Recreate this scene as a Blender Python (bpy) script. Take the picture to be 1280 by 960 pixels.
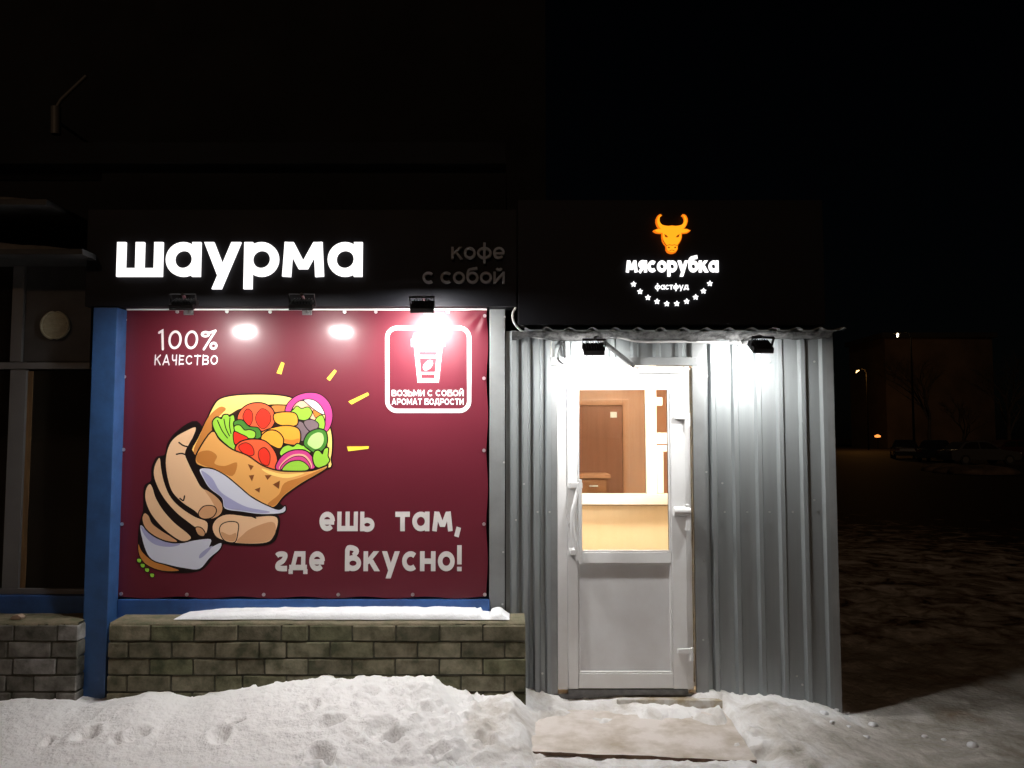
import bpy, bmesh, math, random
import numpy as np
from mathutils import Vector, Matrix
from mathutils.geometry import delaunay_2d_cdt
random.seed(7); rng = np.random.default_rng(7)
for o in list(bpy.data.objects): bpy.data.objects.remove(o)
scene = bpy.context.scene
col = scene.collection

# ------------------------------------------------------------------ camera, sky, sun, exposure
F = 1000.0; CAMY = -5.1; CAMZ = 1.6; PITCH = math.radians(3.7)
cam = bpy.data.cameras.new('camera'); camo = bpy.data.objects.new('camera', cam); col.objects.link(camo)
camo.location = (0, CAMY, CAMZ); camo.rotation_euler = (math.radians(90) + PITCH, 0, 0)
cam.sensor_width = 36; cam.lens = 36 * F / 1280; cam.clip_start = .05; cam.clip_end = 2000
scene.camera = camo
SUN_EL, SUN_AZ = 24.0, -13.0          # low, from the front left (the glow of the town behind the viewer)
world = bpy.data.worlds.new('World'); scene.world = world; world.use_nodes = True
wn = world.node_tree.nodes; wl = world.node_tree.links
sky = wn.new('ShaderNodeTexSky'); sky.sky_type = 'NISHITA'; sky.sun_disc = False
sky.sun_elevation = math.radians(SUN_EL); sky.sun_rotation = math.radians(180 + SUN_AZ)
wl.new(sky.outputs[0], wn['Background'].inputs[0]); wn['Background'].inputs[1].default_value = 0.00015
sd = bpy.data.lights.new('sun', 'SUN'); sd.energy = 0.15; sd.angle = math.radians(3); sd.color = (1, .63, .38)
suno = bpy.data.objects.new('sun', sd); col.objects.link(suno); suno.location = (-20, -30, 20)
sdir = Vector((math.sin(math.radians(SUN_AZ)) * math.cos(math.radians(SUN_EL)), -math.cos(math.radians(SUN_AZ)) * math.cos(math.radians(SUN_EL)), math.sin(math.radians(SUN_EL))))
suno.rotation_euler = sdir.to_track_quat('Z', 'Y').to_euler()
scene.view_settings.view_transform = 'Standard'; scene.view_settings.look = 'None'
scene.view_settings.exposure = 0; scene.view_settings.gamma = 1

def ray(px, py):
    u, v = (px - 640) / F, (480 - py) / F
    return Vector((u, math.cos(PITCH) - v * math.sin(PITCH), math.sin(PITCH) + v * math.cos(PITCH)))
def at(px, py, Y):
    d = ray(px, py); t = (Y - CAMY) / d.y
    return Vector((d.x * t, Y, CAMZ + d.z * t))
def atz(px, py, z):
    d = ray(px, py); t = (z - CAMZ) / d.z
    return Vector((d.x * t, CAMY + d.y * t, z))

# ------------------------------------------------------------------ materials
def lin(r, g, b, k=1.0):
    f = lambda c: (c / 255 / 12.92 if c / 255 <= .04045 else ((c / 255 + .055) / 1.055) ** 2.4) * k
    return (f(r), f(g), f(b), 1)
def mat(name, c, rough=.6, metal=0, c2=None, scale=6, detail=6, bump=0, bscale=30, emit=None, estr=0, spec=.5, coat=0, rnd=None, stretch=None, lo=.35, hi=.65):
    m = bpy.data.materials.new(name); m.use_nodes = True
    nt = m.node_tree; N = nt.nodes; L = nt.links; b = N['Principled BSDF']
    c = tuple(c) if len(c) == 4 else (*c, 1)
    b.inputs['Base Color'].default_value = c
    b.inputs['Roughness'].default_value = rough; b.inputs['Metallic'].default_value = metal
    b.inputs['Specular IOR Level'].default_value = spec
    if coat: b.inputs['Coat Weight'].default_value = coat
    if emit:
        b.inputs['Emission Color'].default_value = (*emit[:3], 1); b.inputs['Emission Strength'].default_value = estr
    co = None
    if c2 or bump:
        g = N.new('ShaderNodeNewGeometry'); co = g.outputs['Position']
        if stretch:
            mp = N.new('ShaderNodeMapping'); mp.inputs['Scale'].default_value = stretch
            L.new(co, mp.inputs[0]); co = mp.outputs[0]
    last = None
    if c2:
        n = N.new('ShaderNodeTexNoise'); n.inputs['Scale'].default_value = scale; n.inputs['Detail'].default_value = detail
        n.inputs['Roughness'].default_value = .6
        L.new(co, n.inputs['Vector'])
        mr = N.new('ShaderNodeMapRange'); mr.inputs[1].default_value = lo; mr.inputs[2].default_value = hi
        L.new(n.outputs['Fac'], mr.inputs[0])
        mx = N.new('ShaderNodeMix'); mx.data_type = 'RGBA'
        L.new(mr.outputs[0], mx.inputs[0]); mx.inputs[6].default_value = c
        mx.inputs[7].default_value = tuple(c2) if len(c2) == 4 else (*c2, 1)
        last = mx.outputs[2]
        rr = N.new('ShaderNodeMapRange'); rr.inputs[3].default_value = rough * .85; rr.inputs[4].default_value = min(1, rough * 1.2)
        L.new(n.outputs['Fac'], rr.inputs[0]); L.new(rr.outputs[0], b.inputs['Roughness'])
    if rnd:
        oi = N.new('ShaderNodeObjectInfo'); cr = N.new('ShaderNodeValToRGB')
        e = cr.color_ramp.elements; e[0].color = (*rnd[0][:3], 1); e[1].color = (*rnd[-1][:3], 1)
        for i, q in enumerate(rnd[1:-1]):
            ne = e.new((i + 1) / (len(rnd) - 1)); ne.color = (*q[:3], 1)
        L.new(oi.outputs['Random'], cr.inputs[0])
        if last:
            m2 = N.new('ShaderNodeMix'); m2.data_type = 'RGBA'; m2.blend_type = 'MULTIPLY'; m2.inputs[0].default_value = 1
            L.new(cr.outputs[0], m2.inputs[6]); L.new(last, m2.inputs[7]); last = m2.outputs[2]
        else: last = cr.outputs[0]
    if last: L.new(last, b.inputs['Base Color'])
    if bump:
        n2 = N.new('ShaderNodeTexNoise'); n2.inputs['Scale'].default_value = bscale; n2.inputs['Detail'].default_value = 5
        L.new(co, n2.inputs['Vector'])
        bp = N.new('ShaderNodeBump'); bp.inputs['Strength'].default_value = 1; bp.inputs['Distance'].default_value = bump
        L.new(n2.outputs['Fac'], bp.inputs['Height']); L.new(bp.outputs[0], b.inputs['Normal'])
    return m
def emat(name, c, s):
    m = bpy.data.materials.new(name); m.use_nodes = True
    N = m.node_tree.nodes; N.remove(N['Principled BSDF'])
    e = N.new('ShaderNodeEmission'); e.inputs[0].default_value = (*c[:3], 1); e.inputs[1].default_value = s
    m.node_tree.links.new(e.outputs[0], N['Material Output'].inputs[0]); return m
def glassmat(name, tint=(.95, .97, .96), refl=1.0):
    m = bpy.data.materials.new(name); m.use_nodes = True
    N = m.node_tree.nodes; L = m.node_tree.links; N.remove(N['Principled BSDF'])
    t = N.new('ShaderNodeBsdfTransparent'); t.inputs[0].default_value = (*tint, 1)
    g = N.new('ShaderNodeBsdfGlossy'); g.inputs['Roughness'].default_value = .02
    f = N.new('ShaderNodeFresnel'); f.inputs[0].default_value = 1.5
    x = N.new('ShaderNodeMixShader'); L.new(f.outputs[0], x.inputs[0]); L.new(t.outputs[0], x.inputs[1]); L.new(g.outputs[0], x.inputs[2])
    L.new(x.outputs[0], N['Material Output'].inputs[0]); return m

LAMP = 620
M = {}
M['metal'] = mat('galvanised_sheet', (.31, .335, .345), .42, .5, (.265, .287, .295), 3, 7, .0006, 9, stretch=(4, 1, .3))
M['flash'] = mat('flashing_sheet', (.30, .315, .32), .45, .45, (.24, .25, .255), 4, 5, .0006, 7)
M['black'] = mat('black_composite', (.004, .0045, .008), .6, 0, (.006, .0065, .010), 3, 4, spec=.3)
M['blue'] = mat('blue_paint', lin(50, 88, 140), .45, 0, lin(42, 74, 118), 7, 7, .0008, 45)
M['bluedk'] = mat('blue_sill_paint', lin(48, 88, 150), .5, 0, lin(40, 72, 124), 9, 7, .0008, 45)
M['pvc'] = mat('white_pvc', (.78, .79, .80), .32, 0, (.72, .72, .72), 5, 5, .0002, 60)
M['pvcpanel'] = mat('white_pvc_panel', (.70, .71, .73), .4, 0, (.64, .64, .65), 4, 5)
M['gasket'] = mat('rubber_gasket', (.03, .03, .03), .7)
M['foam'] = mat('mounting_foam', (.42, .35, .22), .9, 0, (.2, .16, .1), 30, 5, .006, 60)
M['eave'] = mat('torn_eave_film', (.02, .02, .02), .6, 0, (.22, .22, .22), 20, 6, .01, 40)
M['brick'] = mat('silicate_brick', (1.35, 1.3, 1.15), .9, 0, (.40, .44, .30), 11, 8, .0035, 70, rnd=[(.115, .106, .080), (.15, .134, .10), (.115, .12, .075), (.185, .172, .135), (.128, .116, .088)])
M['brickl'] = mat('frosted_brick', (1.3, 1.3, 1.3), .9, 0, (.30, .31, .25), 8, 8, .0035, 70, rnd=[(.09, .083, .068), (.18, .17, .155), (.11, .103, .085), (.24, .23, .22)])
M['mortar'] = mat('mossy_mortar', (.085, .080, .060), .95, 0, (.028, .030, .017), 12, 6, .004, 60)
M['cap'] = mat('mortar_cap', (.22, .18, .12), .95, 0, (.12, .12, .07), 14, 6, .005, 60)
M['snow'] = mat('snow', (.80, .81, .83), .6, 0, (.72, .73, .76), 8, 6, .004, 60, spec=.3)
M['dirtysnow'] = mat('dirty_snow', (.55, .53, .50), .6, 0, (.38, .35, .31), 9, 6, .006, 50)
M['heap'] = mat('darkened_snow', (.14, .10, .07), .8, 0, (.05, .035, .025), 1.5, 6)  # snow tone darkened so the far heaps look dimly lit
M['glass'] = glassmat('clear_pane')
M['darkglass'] = mat('dark_pane', (.012, .011, .009), .06, 0, (.016, .013, .009), 2, 3)
M['frame'] = mat('grey_window_frame', (.13, .13, .13), .5, 0, (.12, .12, .12), 8, 5)
M['panelgrey'] = mat('grey_panel', (.05, .05, .05), .6, 0, (.035, .035, .035), 5, 5)
M['wood'] = mat('brown_board', (.16, .09, .035), .6, 0, (.09, .05, .02), 6, 6, stretch=(6, 6, .6))
M['vent'] = mat('vent_plastic', (.42, .40, .30), .5, 0, (.3, .29, .2), 20, 4)
M['housing'] = mat('floodlight_black', (.008, .008, .009), .6, 0, (.012, .012, .012), 30, 3)
M['steel'] = mat('grey_arm', (.16, .16, .16), .45, .6, (.10, .10, .10), 25, 4)
M['screw'] = mat('zinc_screw', (.6, .6, .6), .35, .8)
M['cable'] = mat('white_cable', (.62, .62, .62), .5)
M['darkcable'] = mat('black_cable', (.02, .02, .02), .5)
M['laminate'] = mat('cream_laminate', (.86, .70, .52), .45, 0, (.83, .67, .48), 2, 5, stretch=(8, 8, .7))
M['orange_wood'] = mat('orange_wood', (.46, .22, .125), .5, 0, (.40, .18, .10), 3, 6, stretch=(9, 9, .5))
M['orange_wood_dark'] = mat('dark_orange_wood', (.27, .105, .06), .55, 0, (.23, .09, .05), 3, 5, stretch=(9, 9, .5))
M['cabinet'] = mat('cabinet_wood', (.30, .12, .05), .5, 0, (.25, .1, .045), 3, 5, stretch=(.6, 9, 9))
M['white'] = mat('plain_white', (.8, .8, .8), .5)
M['floor'] = mat('vestibule_floor', (.2, .17, .14), .6, 0, (.14, .12, .1), 6, 5)
M['ply'] = mat('icy_plywood', (.72, .66, .62), .55, 0, (.44, .37, .29), 4, 8, .004, 40, lo=.42, hi=.68)
M['plank'] = mat('wet_plank', (.36, .29, .18), .6, 0, (.62, .60, .57), 9, 7, .003, 40, lo=.42, hi=.62)
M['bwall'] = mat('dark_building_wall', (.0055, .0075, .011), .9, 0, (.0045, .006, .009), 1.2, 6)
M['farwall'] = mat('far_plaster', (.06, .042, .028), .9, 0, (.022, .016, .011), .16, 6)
M['bark'] = mat('bark', (.05, .04, .03), .9, 0, (.03, .025, .02), 6, 5)
M['lamppole'] = mat('lamp_pole', (.004, .004, .004), .9, spec=.1)
M['sodium'] = emat('sodium_bulb', (1, .62, .22), 5)
M['orange_bulb'] = emat('orange_bulb', (1, .30, .06), 1.6)
M['ledlamp'] = emat('warm_led_bulb', (1, .80, .5), 8)
M['car1'] = mat('dark_car_paint', (.02, .022, .03), .18, .2, coat=1)
M['car2'] = mat('grey_car_paint', (.09, .09, .09), .2, .3, coat=1)
M['car3'] = mat('maroon_car_paint', (.05, .012, .01), .2, .2, coat=1)
M['tyre'] = mat('tyre', (.015, .015, .015), .9)
M['rim'] = mat('rim', (.3, .3, .3), .35, .8)
M['headlight'] = mat('headlight_glass', (.5, .5, .5), .15)
M['lens'] = emat('led_lens', (1, .985, .955), LAMP)
M['lens_bright'] = emat('led_lens_bright', (1, .98, .95), LAMP * 1.5)
M['lens_dim'] = emat('led_lens_dim', (1, .97, .94), LAMP * .68)
M['letter_lit'] = emat('lit_white_acrylic', (1, .97, .95), 1.7)
M['letter_glow'] = emat('lit_letter_edge', (1, .97, .98), 1.6)
M['letter_small'] = emat('lit_white_small', (1, 1, 1), 1.6)
M['letter_off'] = mat('unlit_acrylic', (.30, .33, .38), .5)
M['letter_side'] = mat('letter_edge', (.25, .25, .25), .5)
M['bull'] = emat('lit_orange_acrylic', (1, .36, .012), 1.35)
M['bull_edge'] = emat('lit_orange_edge', (1, .20, .008), 1.0)
M['bull_dark'] = emat('orange_shade_print', (.42, .075, .004), .8)
M['ceil_lamp'] = emat('warm_ceiling_lamp', (1, .84, .63), 330)

def vinyl(name, c, rough=.17):
    # printed banner vinyl: glossy film with slack ripples
    m = mat(name, c, .42, 0, spec=.4)
    m.node_tree.nodes['Principled BSDF'].inputs['Coat Weight'].default_value = .55; m.node_tree.nodes['Principled BSDF'].inputs['Coat Roughness'].default_value = .15
    nt = m.node_tree; N = nt.nodes; L = nt.links; b = N['Principled BSDF']
    g = N.new('ShaderNodeNewGeometry'); mp = N.new('ShaderNodeMapping'); mp.inputs['Scale'].default_value = (1, 1, 1)
    L.new(g.outputs['Position'], mp.inputs[0])
    n = N.new('ShaderNodeTexNoise'); n.inputs['Scale'].default_value = 2.3; n.inputs['Detail'].default_value = 1.5
    L.new(mp.outputs[0], n.inputs['Vector'])
    bp = N.new('ShaderNodeBump'); bp.inputs['Distance'].default_value = .006; bp.inputs['Strength'].default_value = 1
    L.new(n.outputs['Fac'], bp.inputs['Height'])
    w = N.new('ShaderNodeTexNoise'); w.inputs['Scale'].default_value = 420; w.inputs['Detail'].default_value = 1
    L.new(g.outputs['Position'], w.inputs['Vector'])
    bp2 = N.new('ShaderNodeBump'); bp2.inputs['Distance'].default_value = .00012; bp2.inputs['Strength'].default_value = 1
    L.new(w.outputs['Fac'], bp2.inputs['Height']); L.new(bp.outputs[0], bp2.inputs['Normal'])
    L.new(bp2.outputs[0], b.inputs['Normal']); L.new(bp2.outputs[0], b.inputs['Coat Normal'])
    return m
PRINT = {k: vinyl('print_' + k, lin(*v)) for k, v in {
    'maroon': (95, 26, 41), 'black': (22, 12, 12), 'white': (225, 222, 222), 'grey_white': (214, 210, 208), 'skin': (234, 190, 150), 'skin_dark': (206, 154, 112),
    'cream': (250, 210, 120), 'tan': (226, 164, 92), 'tan_dark': (190, 122, 58), 'brown': (120, 66, 30), 'dark': (48, 24, 16),
    'green': (150, 205, 66), 'green_dark': (72, 132, 50), 'green_pale': (186, 226, 140), 'tomato': (232, 96, 58), 'red': (226, 52, 36),
    'orange': (244, 164, 58), 'orange_dark': (222, 128, 50), 'magenta': (206, 66, 136), 'pink': (242, 180, 150), 'mushroom': (124, 106, 112), 'paper': (206, 208, 222), 'paper_dark': (160, 160, 196), 'yellow': (255, 214, 70)}.items()}

# ------------------------------------------------------------------ mesh helpers
ORG = {}
def link(name, me, parent=None, org=(0, 0, 0)):
    o = bpy.data.objects.new(name, me); col.objects.link(o)
    org = Vector(org)
    if parent is not None:
        o.parent = parent; o.location = org - ORG[parent.name]
    else: o.location = org
    ORG[o.name] = org
    return o
def tag(o, label=None, cat=None, group=None, kind=None):
    if label: o['label'] = label
    if cat: o['category'] = cat
    if group: o['group'] = group
    if kind: o['kind'] = kind
    return o
def thing(name, org, label, cat, group=None):
    return tag(link(name, None, None, org), label, cat, group)
class MB:
    def __init__(s): s.v = []; s.f = []; s.m = []; s.smooth = []
    def add(s, vs, fs, mi=0, sm=False):
        k = len(s.v); s.v += [tuple(v) for v in vs]
        for f in fs: s.f.append([i + k for i in f]); s.m.append(mi); s.smooth.append(sm)
        return s
    def box(s, a, b, mi=0):
        x0, y0, z0 = [min(p, q) for p, q in zip(a, b)]; x1, y1, z1 = [max(p, q) for p, q in zip(a, b)]
        return s.add([(x0, y0, z0), (x1, y0, z0), (x1, y1, z0), (x0, y1, z0), (x0, y0, z1), (x1, y0, z1), (x1, y1, z1), (x0, y1, z1)],
                     [(0, 3, 2, 1), (4, 5, 6, 7), (0, 1, 5, 4), (1, 2, 6, 5), (2, 3, 7, 6), (3, 0, 4, 7)], mi)
    def tube(s, pts, r, n=8, mi=0, caps=True):
        pts = [Vector(p) for p in pts]; rs = r if hasattr(r, '__len__') else [r] * len(pts)
        rings = []; vs = []
        t0 = (pts[1] - pts[0]).normalized(); ref = Vector((0, 0, 1)) if abs(t0.z) < .9 else Vector((1, 0, 0))
        for i, p in enumerate(pts):
            t = (pts[min(i + 1, len(pts) - 1)] - pts[max(i - 1, 0)]).normalized()
            a = t.cross(ref).normalized(); b = t.cross(a).normalized()
            for k in range(n):
                q = 2 * math.pi * k / n; vs.append(p + (a * math.cos(q) + b * math.sin(q)) * rs[i])
        fs = []
        for i in range(len(pts) - 1):
            for k in range(n): fs.append((i * n + k, i * n + (k + 1) % n, (i + 1) * n + (k + 1) % n, (i + 1) * n + k))
        s.add(vs, fs, mi, True)
        if caps: s.add(vs[:n], [tuple(range(n))], mi); s.add(vs[-n:], [tuple(range(n - 1, -1, -1))], mi)
        return s
    def prism(s, poly, a, b, fn, mi=0):
        # poly: 2-D points; fn(u, v, w) -> xyz ; extruded w from a to b
        n = len(poly); vs = [fn(u, v, a) for u, v in poly] + [fn(u, v, b) for u, v in poly]
        return s.add(vs, [tuple(range(n - 1, -1, -1)), tuple(range(n, 2 * n))] + [(i, (i + 1) % n, n + (i + 1) % n, n + i) for i in range(n)], mi)
    def disc(s, c, r, axis, depth, n=20, mi=0):
        axis = Vector(axis).normalized(); c = Vector(c)
        return s.tube([c, c + axis * depth], r, n, mi)
    def mesh(s, name, mats, org):
        me = bpy.data.meshes.new(name)
        me.from_pydata([(x - org[0], y - org[1], z - org[2]) for x, y, z in s.v], [], s.f)
        for m in (mats if isinstance(mats, (list, tuple)) else [mats]): me.materials.append(m)
        me.polygons.foreach_set('material_index', s.m); me.polygons.foreach_set('use_smooth', s.smooth)
        me.update(); return me
    def build(s, name, mats, parent=None, bevel=0, fixn=True):
        if parent is not None: org = ORG[parent.name]
        else:
            a = np.array(s.v); org = Vector(((a[:, 0].min() + a[:, 0].max()) / 2, (a[:, 1].min() + a[:, 1].max()) / 2, a[:, 2].min()))
        me = s.mesh(name, mats, org)
        if fixn or bevel:
            bm = bmesh.new(); bm.from_mesh(me)
            if fixn: bmesh.ops.recalc_face_normals(bm, faces=bm.faces)
            if bevel: bmesh.ops.bevel(bm, geom=[e for e in bm.edges if not e.is_boundary and e.calc_face_angle(0) > .6], offset=bevel, segments=2, affect='EDGES', profile=.7, clamp_overlap=True)
            bm.to_mesh(me); bm.free()
        return link(name, me, parent, org)
def box(name, a, b, m, parent=None, bevel=0): return MB().box(a, b).build(name, m, parent, bevel)

# ------------------------------------------------------------------ flat shapes: strokes, glyphs, fills
def catmull(pts, closed=True, k=5):
    n = len(pts); out = []
    rngi = range(n) if closed else range(n - 1)
    g = (lambda i: pts[i % n]) if closed else (lambda i: pts[max(0, min(n - 1, i))])
    for i in rngi:
        p0, p1, p2, p3 = [np.array(g(j), float) for j in (i - 1, i, i + 1, i + 2)]
        for q in range(k):
            t = q / k
            out.append(tuple(.5 * (2 * p1 + (p2 - p0) * t + (2 * p0 - 5 * p1 + 4 * p2 - p3) * t * t + (3 * p1 - p0 - 3 * p2 + p3) * t ** 3)))
    if not closed: out.append(tuple(map(float, pts[-1])))
    return out
def arc(cx, cy, rx, ry, a0, a1, n=20):
    return [(cx + rx * math.cos(math.radians(a0 + (a1 - a0) * i / n)), cy + ry * math.sin(math.radians(a0 + (a1 - a0) * i / n))) for i in range(n + 1)]
def disc2(c, r, n=10): return [(c[0] + r * math.cos(2 * math.pi * i / n), c[1] + r * math.sin(2 * math.pi * i / n)) for i in range(n)]
def stroke(pts, w, closed=False, rnd=False):
    p = [np.array(q, float) for q in pts]; n = len(p); off = []
    for i in range(n):
        if closed: a, b = p[i] - p[i - 1], p[(i + 1) % n] - p[i]
        else:
            a = p[i] - p[i - 1] if i else p[1] - p[0]; b = p[i + 1] - p[i] if i < n - 1 else a
        a = a / (np.linalg.norm(a) + 1e-12); b = b / (np.linalg.norm(b) + 1e-12)
        na, nb = np.array([-a[1], a[0]]), np.array([-b[1], b[0]])
        m = na + nb; l = np.linalg.norm(m)
        m = na if l < .3 else m / l
        off.append(m * (w / 2) / max(.45, float(m @ na)))
    polys = []
    for i in range(n if closed else n - 1):
        j = (i + 1) % n
        polys.append([tuple(p[i] + off[i]), tuple(p[i] - off[i]), tuple(p[j] - off[j]), tuple(p[j] + off[j])])
    if rnd:
        for q in (p if not closed else []): polys.append(disc2(q, w / 2))
    return polys
def area(p): return .5 * sum(p[i][0] * p[(i + 1) % len(p)][1] - p[(i + 1) % len(p)][0] * p[i][1] for i in range(len(p)))
def arrange(layers):
    """layers: list of (polys, material index), later ones on top -> verts, tris, mats of one flat sheet"""
    vs, fs, own = [], [], []
    for polys, mi in layers:
        for p in polys:
            a = area(p)
            if abs(a) < 1e-12: continue
            if a < 0: p = p[::-1]
            k = len(vs); vs += [Vector(q) for q in p]; fs.append(list(range(k, k + len(p)))); own.append(mi)
    ed = [(f[i], f[(i + 1) % len(f)]) for f in fs for i in range(len(f))]
    V, E, Fc, ov, oe, of = delaunay_2d_cdt(vs, ed, [], 0, 1e-6)
    VA = np.array([tuple(v) for v in V]); FA = np.array([tuple(f) for f in Fc if len(f) == 3])
    C = VA[FA].mean(1); top = np.full(len(FA), -1); pts = [tuple(v) for v in vs]
    for f, mi in zip(fs, own):
        p = np.array([pts[i] for i in f]); lo, hi = p.min(0), p.max(0)
        k = np.nonzero((C[:, 0] > lo[0]) & (C[:, 0] < hi[0]) & (C[:, 1] > lo[1]) & (C[:, 1] < hi[1]))[0]
        if not len(k): continue
        x, y = C[k, 0], C[k, 1]; ins = np.zeros(len(k), bool)
        for a, b in zip(p, np.roll(p, -1, 0)):
            c = (a[1] > y) != (b[1] > y)
            if c.any(): ins ^= c & (x < (b[0] - a[0]) * (y - a[1]) / (b[1] - a[1] + 1e-30) + a[0])
        top[k[ins]] = mi
    keep = top >= 0
    return [tuple(v) for v in VA], [tuple(int(i) for i in f) for f in FA[keep]], [int(m) for m in top[keep]]
def emboss(V, T, ms, fn, y0, y1, side=None):
    """front face at y1 (towards viewer), walls back to y0.  fn(u,v)->(x,z)"""
    mb = MB(); P = [fn(*v) for v in V]
    mb.add([(x, y1, z) for x, z in P], [])
    for t, m in zip(T, ms): mb.f.append(list(t)); mb.m.append(m); mb.smooth.append(False)
    if side is not None:
        cnt = {}
        for t in T:
            for i in range(3):
                e = (t[i], t[(i + 1) % 3]); k = tuple(sorted(e)); cnt.setdefault(k, []).append(e)
        used = {}
        def bv(i):
            if i not in used: used[i] = len(mb.v); mb.v.append((P[i][0], y0, P[i][1]))
            return used[i]
        for k, es in cnt.items():
            if len(es) == 1:
                a, b = es[0]; mb.f.append([a, b, bv(b), bv(a)]); mb.m.append(side); mb.smooth.append(False)
    # drop unused vertices
    u = sorted({i for f in mb.f for i in f}); mp = {a: b for b, a in enumerate(u)}
    mb.v = [mb.v[i] for i in u]; mb.f = [[mp[i] for i in f] for f in mb.f]
    return mb

def glyph(ch, w, style='geo'):
    h = w / 2; S = []; rd = style == 'hand'
    def st(*p): S.extend(stroke(list(p), w, rnd=rd))
    def cv(*p): S.extend(stroke(catmull(list(p), False, 6), w, rnd=rd))
    def ac(*a): S.extend(stroke(arc(*a), w, rnd=rd))
    def ring(cx, cy, rx, ry): S.extend(stroke(arc(cx, cy, rx, ry, 0, 360, 32)[:-1], w, True))
    def hp(xt, yt, xb, yb, k=1.12): q = w * k / 2; S.append([(xt - q, yt), (xt + q, yt), (xb + q, yb), (xb - q, yb)])
    W = 1.0
    if ch == ' ': return [], .45
    if ch == 'а': ring(.5, .5, .5 - h, .5 - h); st((1 - h, 0), (1 - h, 1))
    elif ch == 'о': ring(.5, .5, .5 - h, .5 - h)
    elif ch == 'с': ac(.5, .5, .5 - h, .5 - h, 48, 312); W = .92
    elif ch == 'е': ac(.5, .5, .5 - h, .5 - h, 0, 318); st((h, .47), (1 - h * .4, .47))
    elif ch == 'р': ring(.5, .5, .5 - h, .5 - h); st((h, -.36), (h, 1))
    elif ch == 'у': hp(h * 1.12, 1, .54, .02); hp(1.06 - h * 1.12, 1, .38, -.36); W = 1.06
    elif ch == 'ш': st((h, 0), (h, 1)); st((.66, 0), (.66, 1)); st((1.32 - h, 0), (1.32 - h, 1)); st((0, h), (1.32, h)); W = 1.32
    elif ch == 'м':
        sl = .07 if style == 'geo' else .14
        st((h + .01, 0), (h + sl, 1)); st((1.22 - h - .01, 0), (1.22 - h - sl, 1)); hp(h + sl, 1, .61, .22, 1.05); hp(1.22 - h - sl, 1, .61, .22, 1.05); W = 1.22
    elif ch == 'к': st((h, 0), (h, 1)); hp(.92 - h * 1.2, 1, h * 1.1, .36, 1.25); hp(.40, .58, .98 - h * 1.25, 0, 1.25); W = .95
    elif ch == 'ф': ring(.62, .5, .62 - h, .5 - h); st((.62, -.36), (.62, 1.36)); W = 1.24
    elif ch == 'б':
        ring(.5, .5, .5 - h, .5 - h); cv((h, .5), (h + .01, .85), (.22, 1.15), (.52, 1.25), (.90, 1.32))
    elif ch in 'ий':
        st((h, 0), (h, 1)); st((.95 - h, 0), (.95 - h, 1)); st((h, h * .9), (.95 - h, 1 - h * .9)); W = .95
        if ch == 'й': ac(.475, 1.36, .22, .18, 200, 340, 8)
    elif ch == 'я':
        st((.9 - h, 0), (.9 - h, 1)); ring(.46, .68, .44 - h, .32 - h * .8); st((.9 - h, .68 + .32 - h), (.5, 1 - h)); st((.12, 0), (.5, .42)); W = .9
    elif ch == 'т': st((.42, 0), (.42, 1)); st((0, 1 - h), (.84, 1 - h)); W = .84
    elif ch == 'н': st((h, 0), (h, 1)); st((.92 - h, 0), (.92 - h, 1)); st((h, .5), (.92 - h, .5)); W = .92
    elif ch == 'ь': st((h, 0), (h, 1)); ring(.46, .33, .46 - h, .33 - h * .75); W = .92
    elif ch == 'д': st((.20, h), (.42, 1 - h), (.88, 1 - h)); st((.88, .1), (.88, 1)); st((0, h + .05), (1.12, h + .05)); st((h * .7, -.14), (h * .7, .1)); st((1.12 - h * .7, -.14), (1.12 - h * .7, .1)); W = 1.12
    elif ch == 'г': cv((.06, .76), (.16, 1 - h * 1.2), (.42, 1 - h), (.66 - h * .4, .78), (.46, .53), (.16, .36), (.12, h * 1.4), (.34, h), (.72, h)); W = .72
    elif ch == 'в': st((h, 0), (h, 1.1)); ring(.48, .40, .48 - h, .40 - h); cv((h, .95), (.2, 1.24 - h * .6), (.5, 1.28 - h), (.72 - h * .2, 1.0), (.5, .78)); W = .96
    elif ch == ',': st((.20, .2), (.06, -.28)); W = .36
    elif ch == '!': st((h, .34), (h, 1.3)); st((h, 0), (h, .22)); W = w
    elif ch == 'А': st((h * .8, 0), (.5, 1)); st((1 - h * .8, 0), (.5, 1)); st((.2, .28), (.8, .28))
    elif ch == 'Б': st((h, 0), (h, 1)); st((h, 1 - h), (.82, 1 - h)); cv((h, .6), (.5, .6), (.82, .5), (.86 - h * .4, .32), (.8, .14), (.5, h), (h, h)); W = .86
    elif ch == 'В': st((h, 0), (h, 1)); cv((h, 1 - h), (.5, 1 - h), (.72, .92 - h), (.76, .76), (.68, .58), (.45, .53), (h, .53)); cv((.4, .53), (.7, .5), (.84, .3), (.74, h * 1.3), (.5, h), (h, h)); W = .86
    elif ch == 'Д': st((.24, .2), (.36, 1 - h), (.84, 1 - h), (.84, .2)); st((0, .2), (1.04, .2)); st((h * .8, -.14), (h * .8, .2)); st((1.04 - h * .8, -.14), (1.04 - h * .8, .2)); W = 1.04
    elif ch == 'З': cv((.05, .78), (.2, .95 - h * .6), (.45, 1 - h), (.72, .88 - h * .4), (.68, .62), (.38, .53)); cv((.38, .53), (.72, .45), (.8 - h * .4, .26), (.66, h * 1.2), (.36, h), (.1, .14 + h * .3), (.02, .26)); W = .8
    elif ch in 'ИЙ':
        st((h, 0), (h, 1)); st((.9 - h, 0), (.9 - h, 1)); st((h, h * .6), (.9 - h, 1 - h * .6)); W = .9
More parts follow.
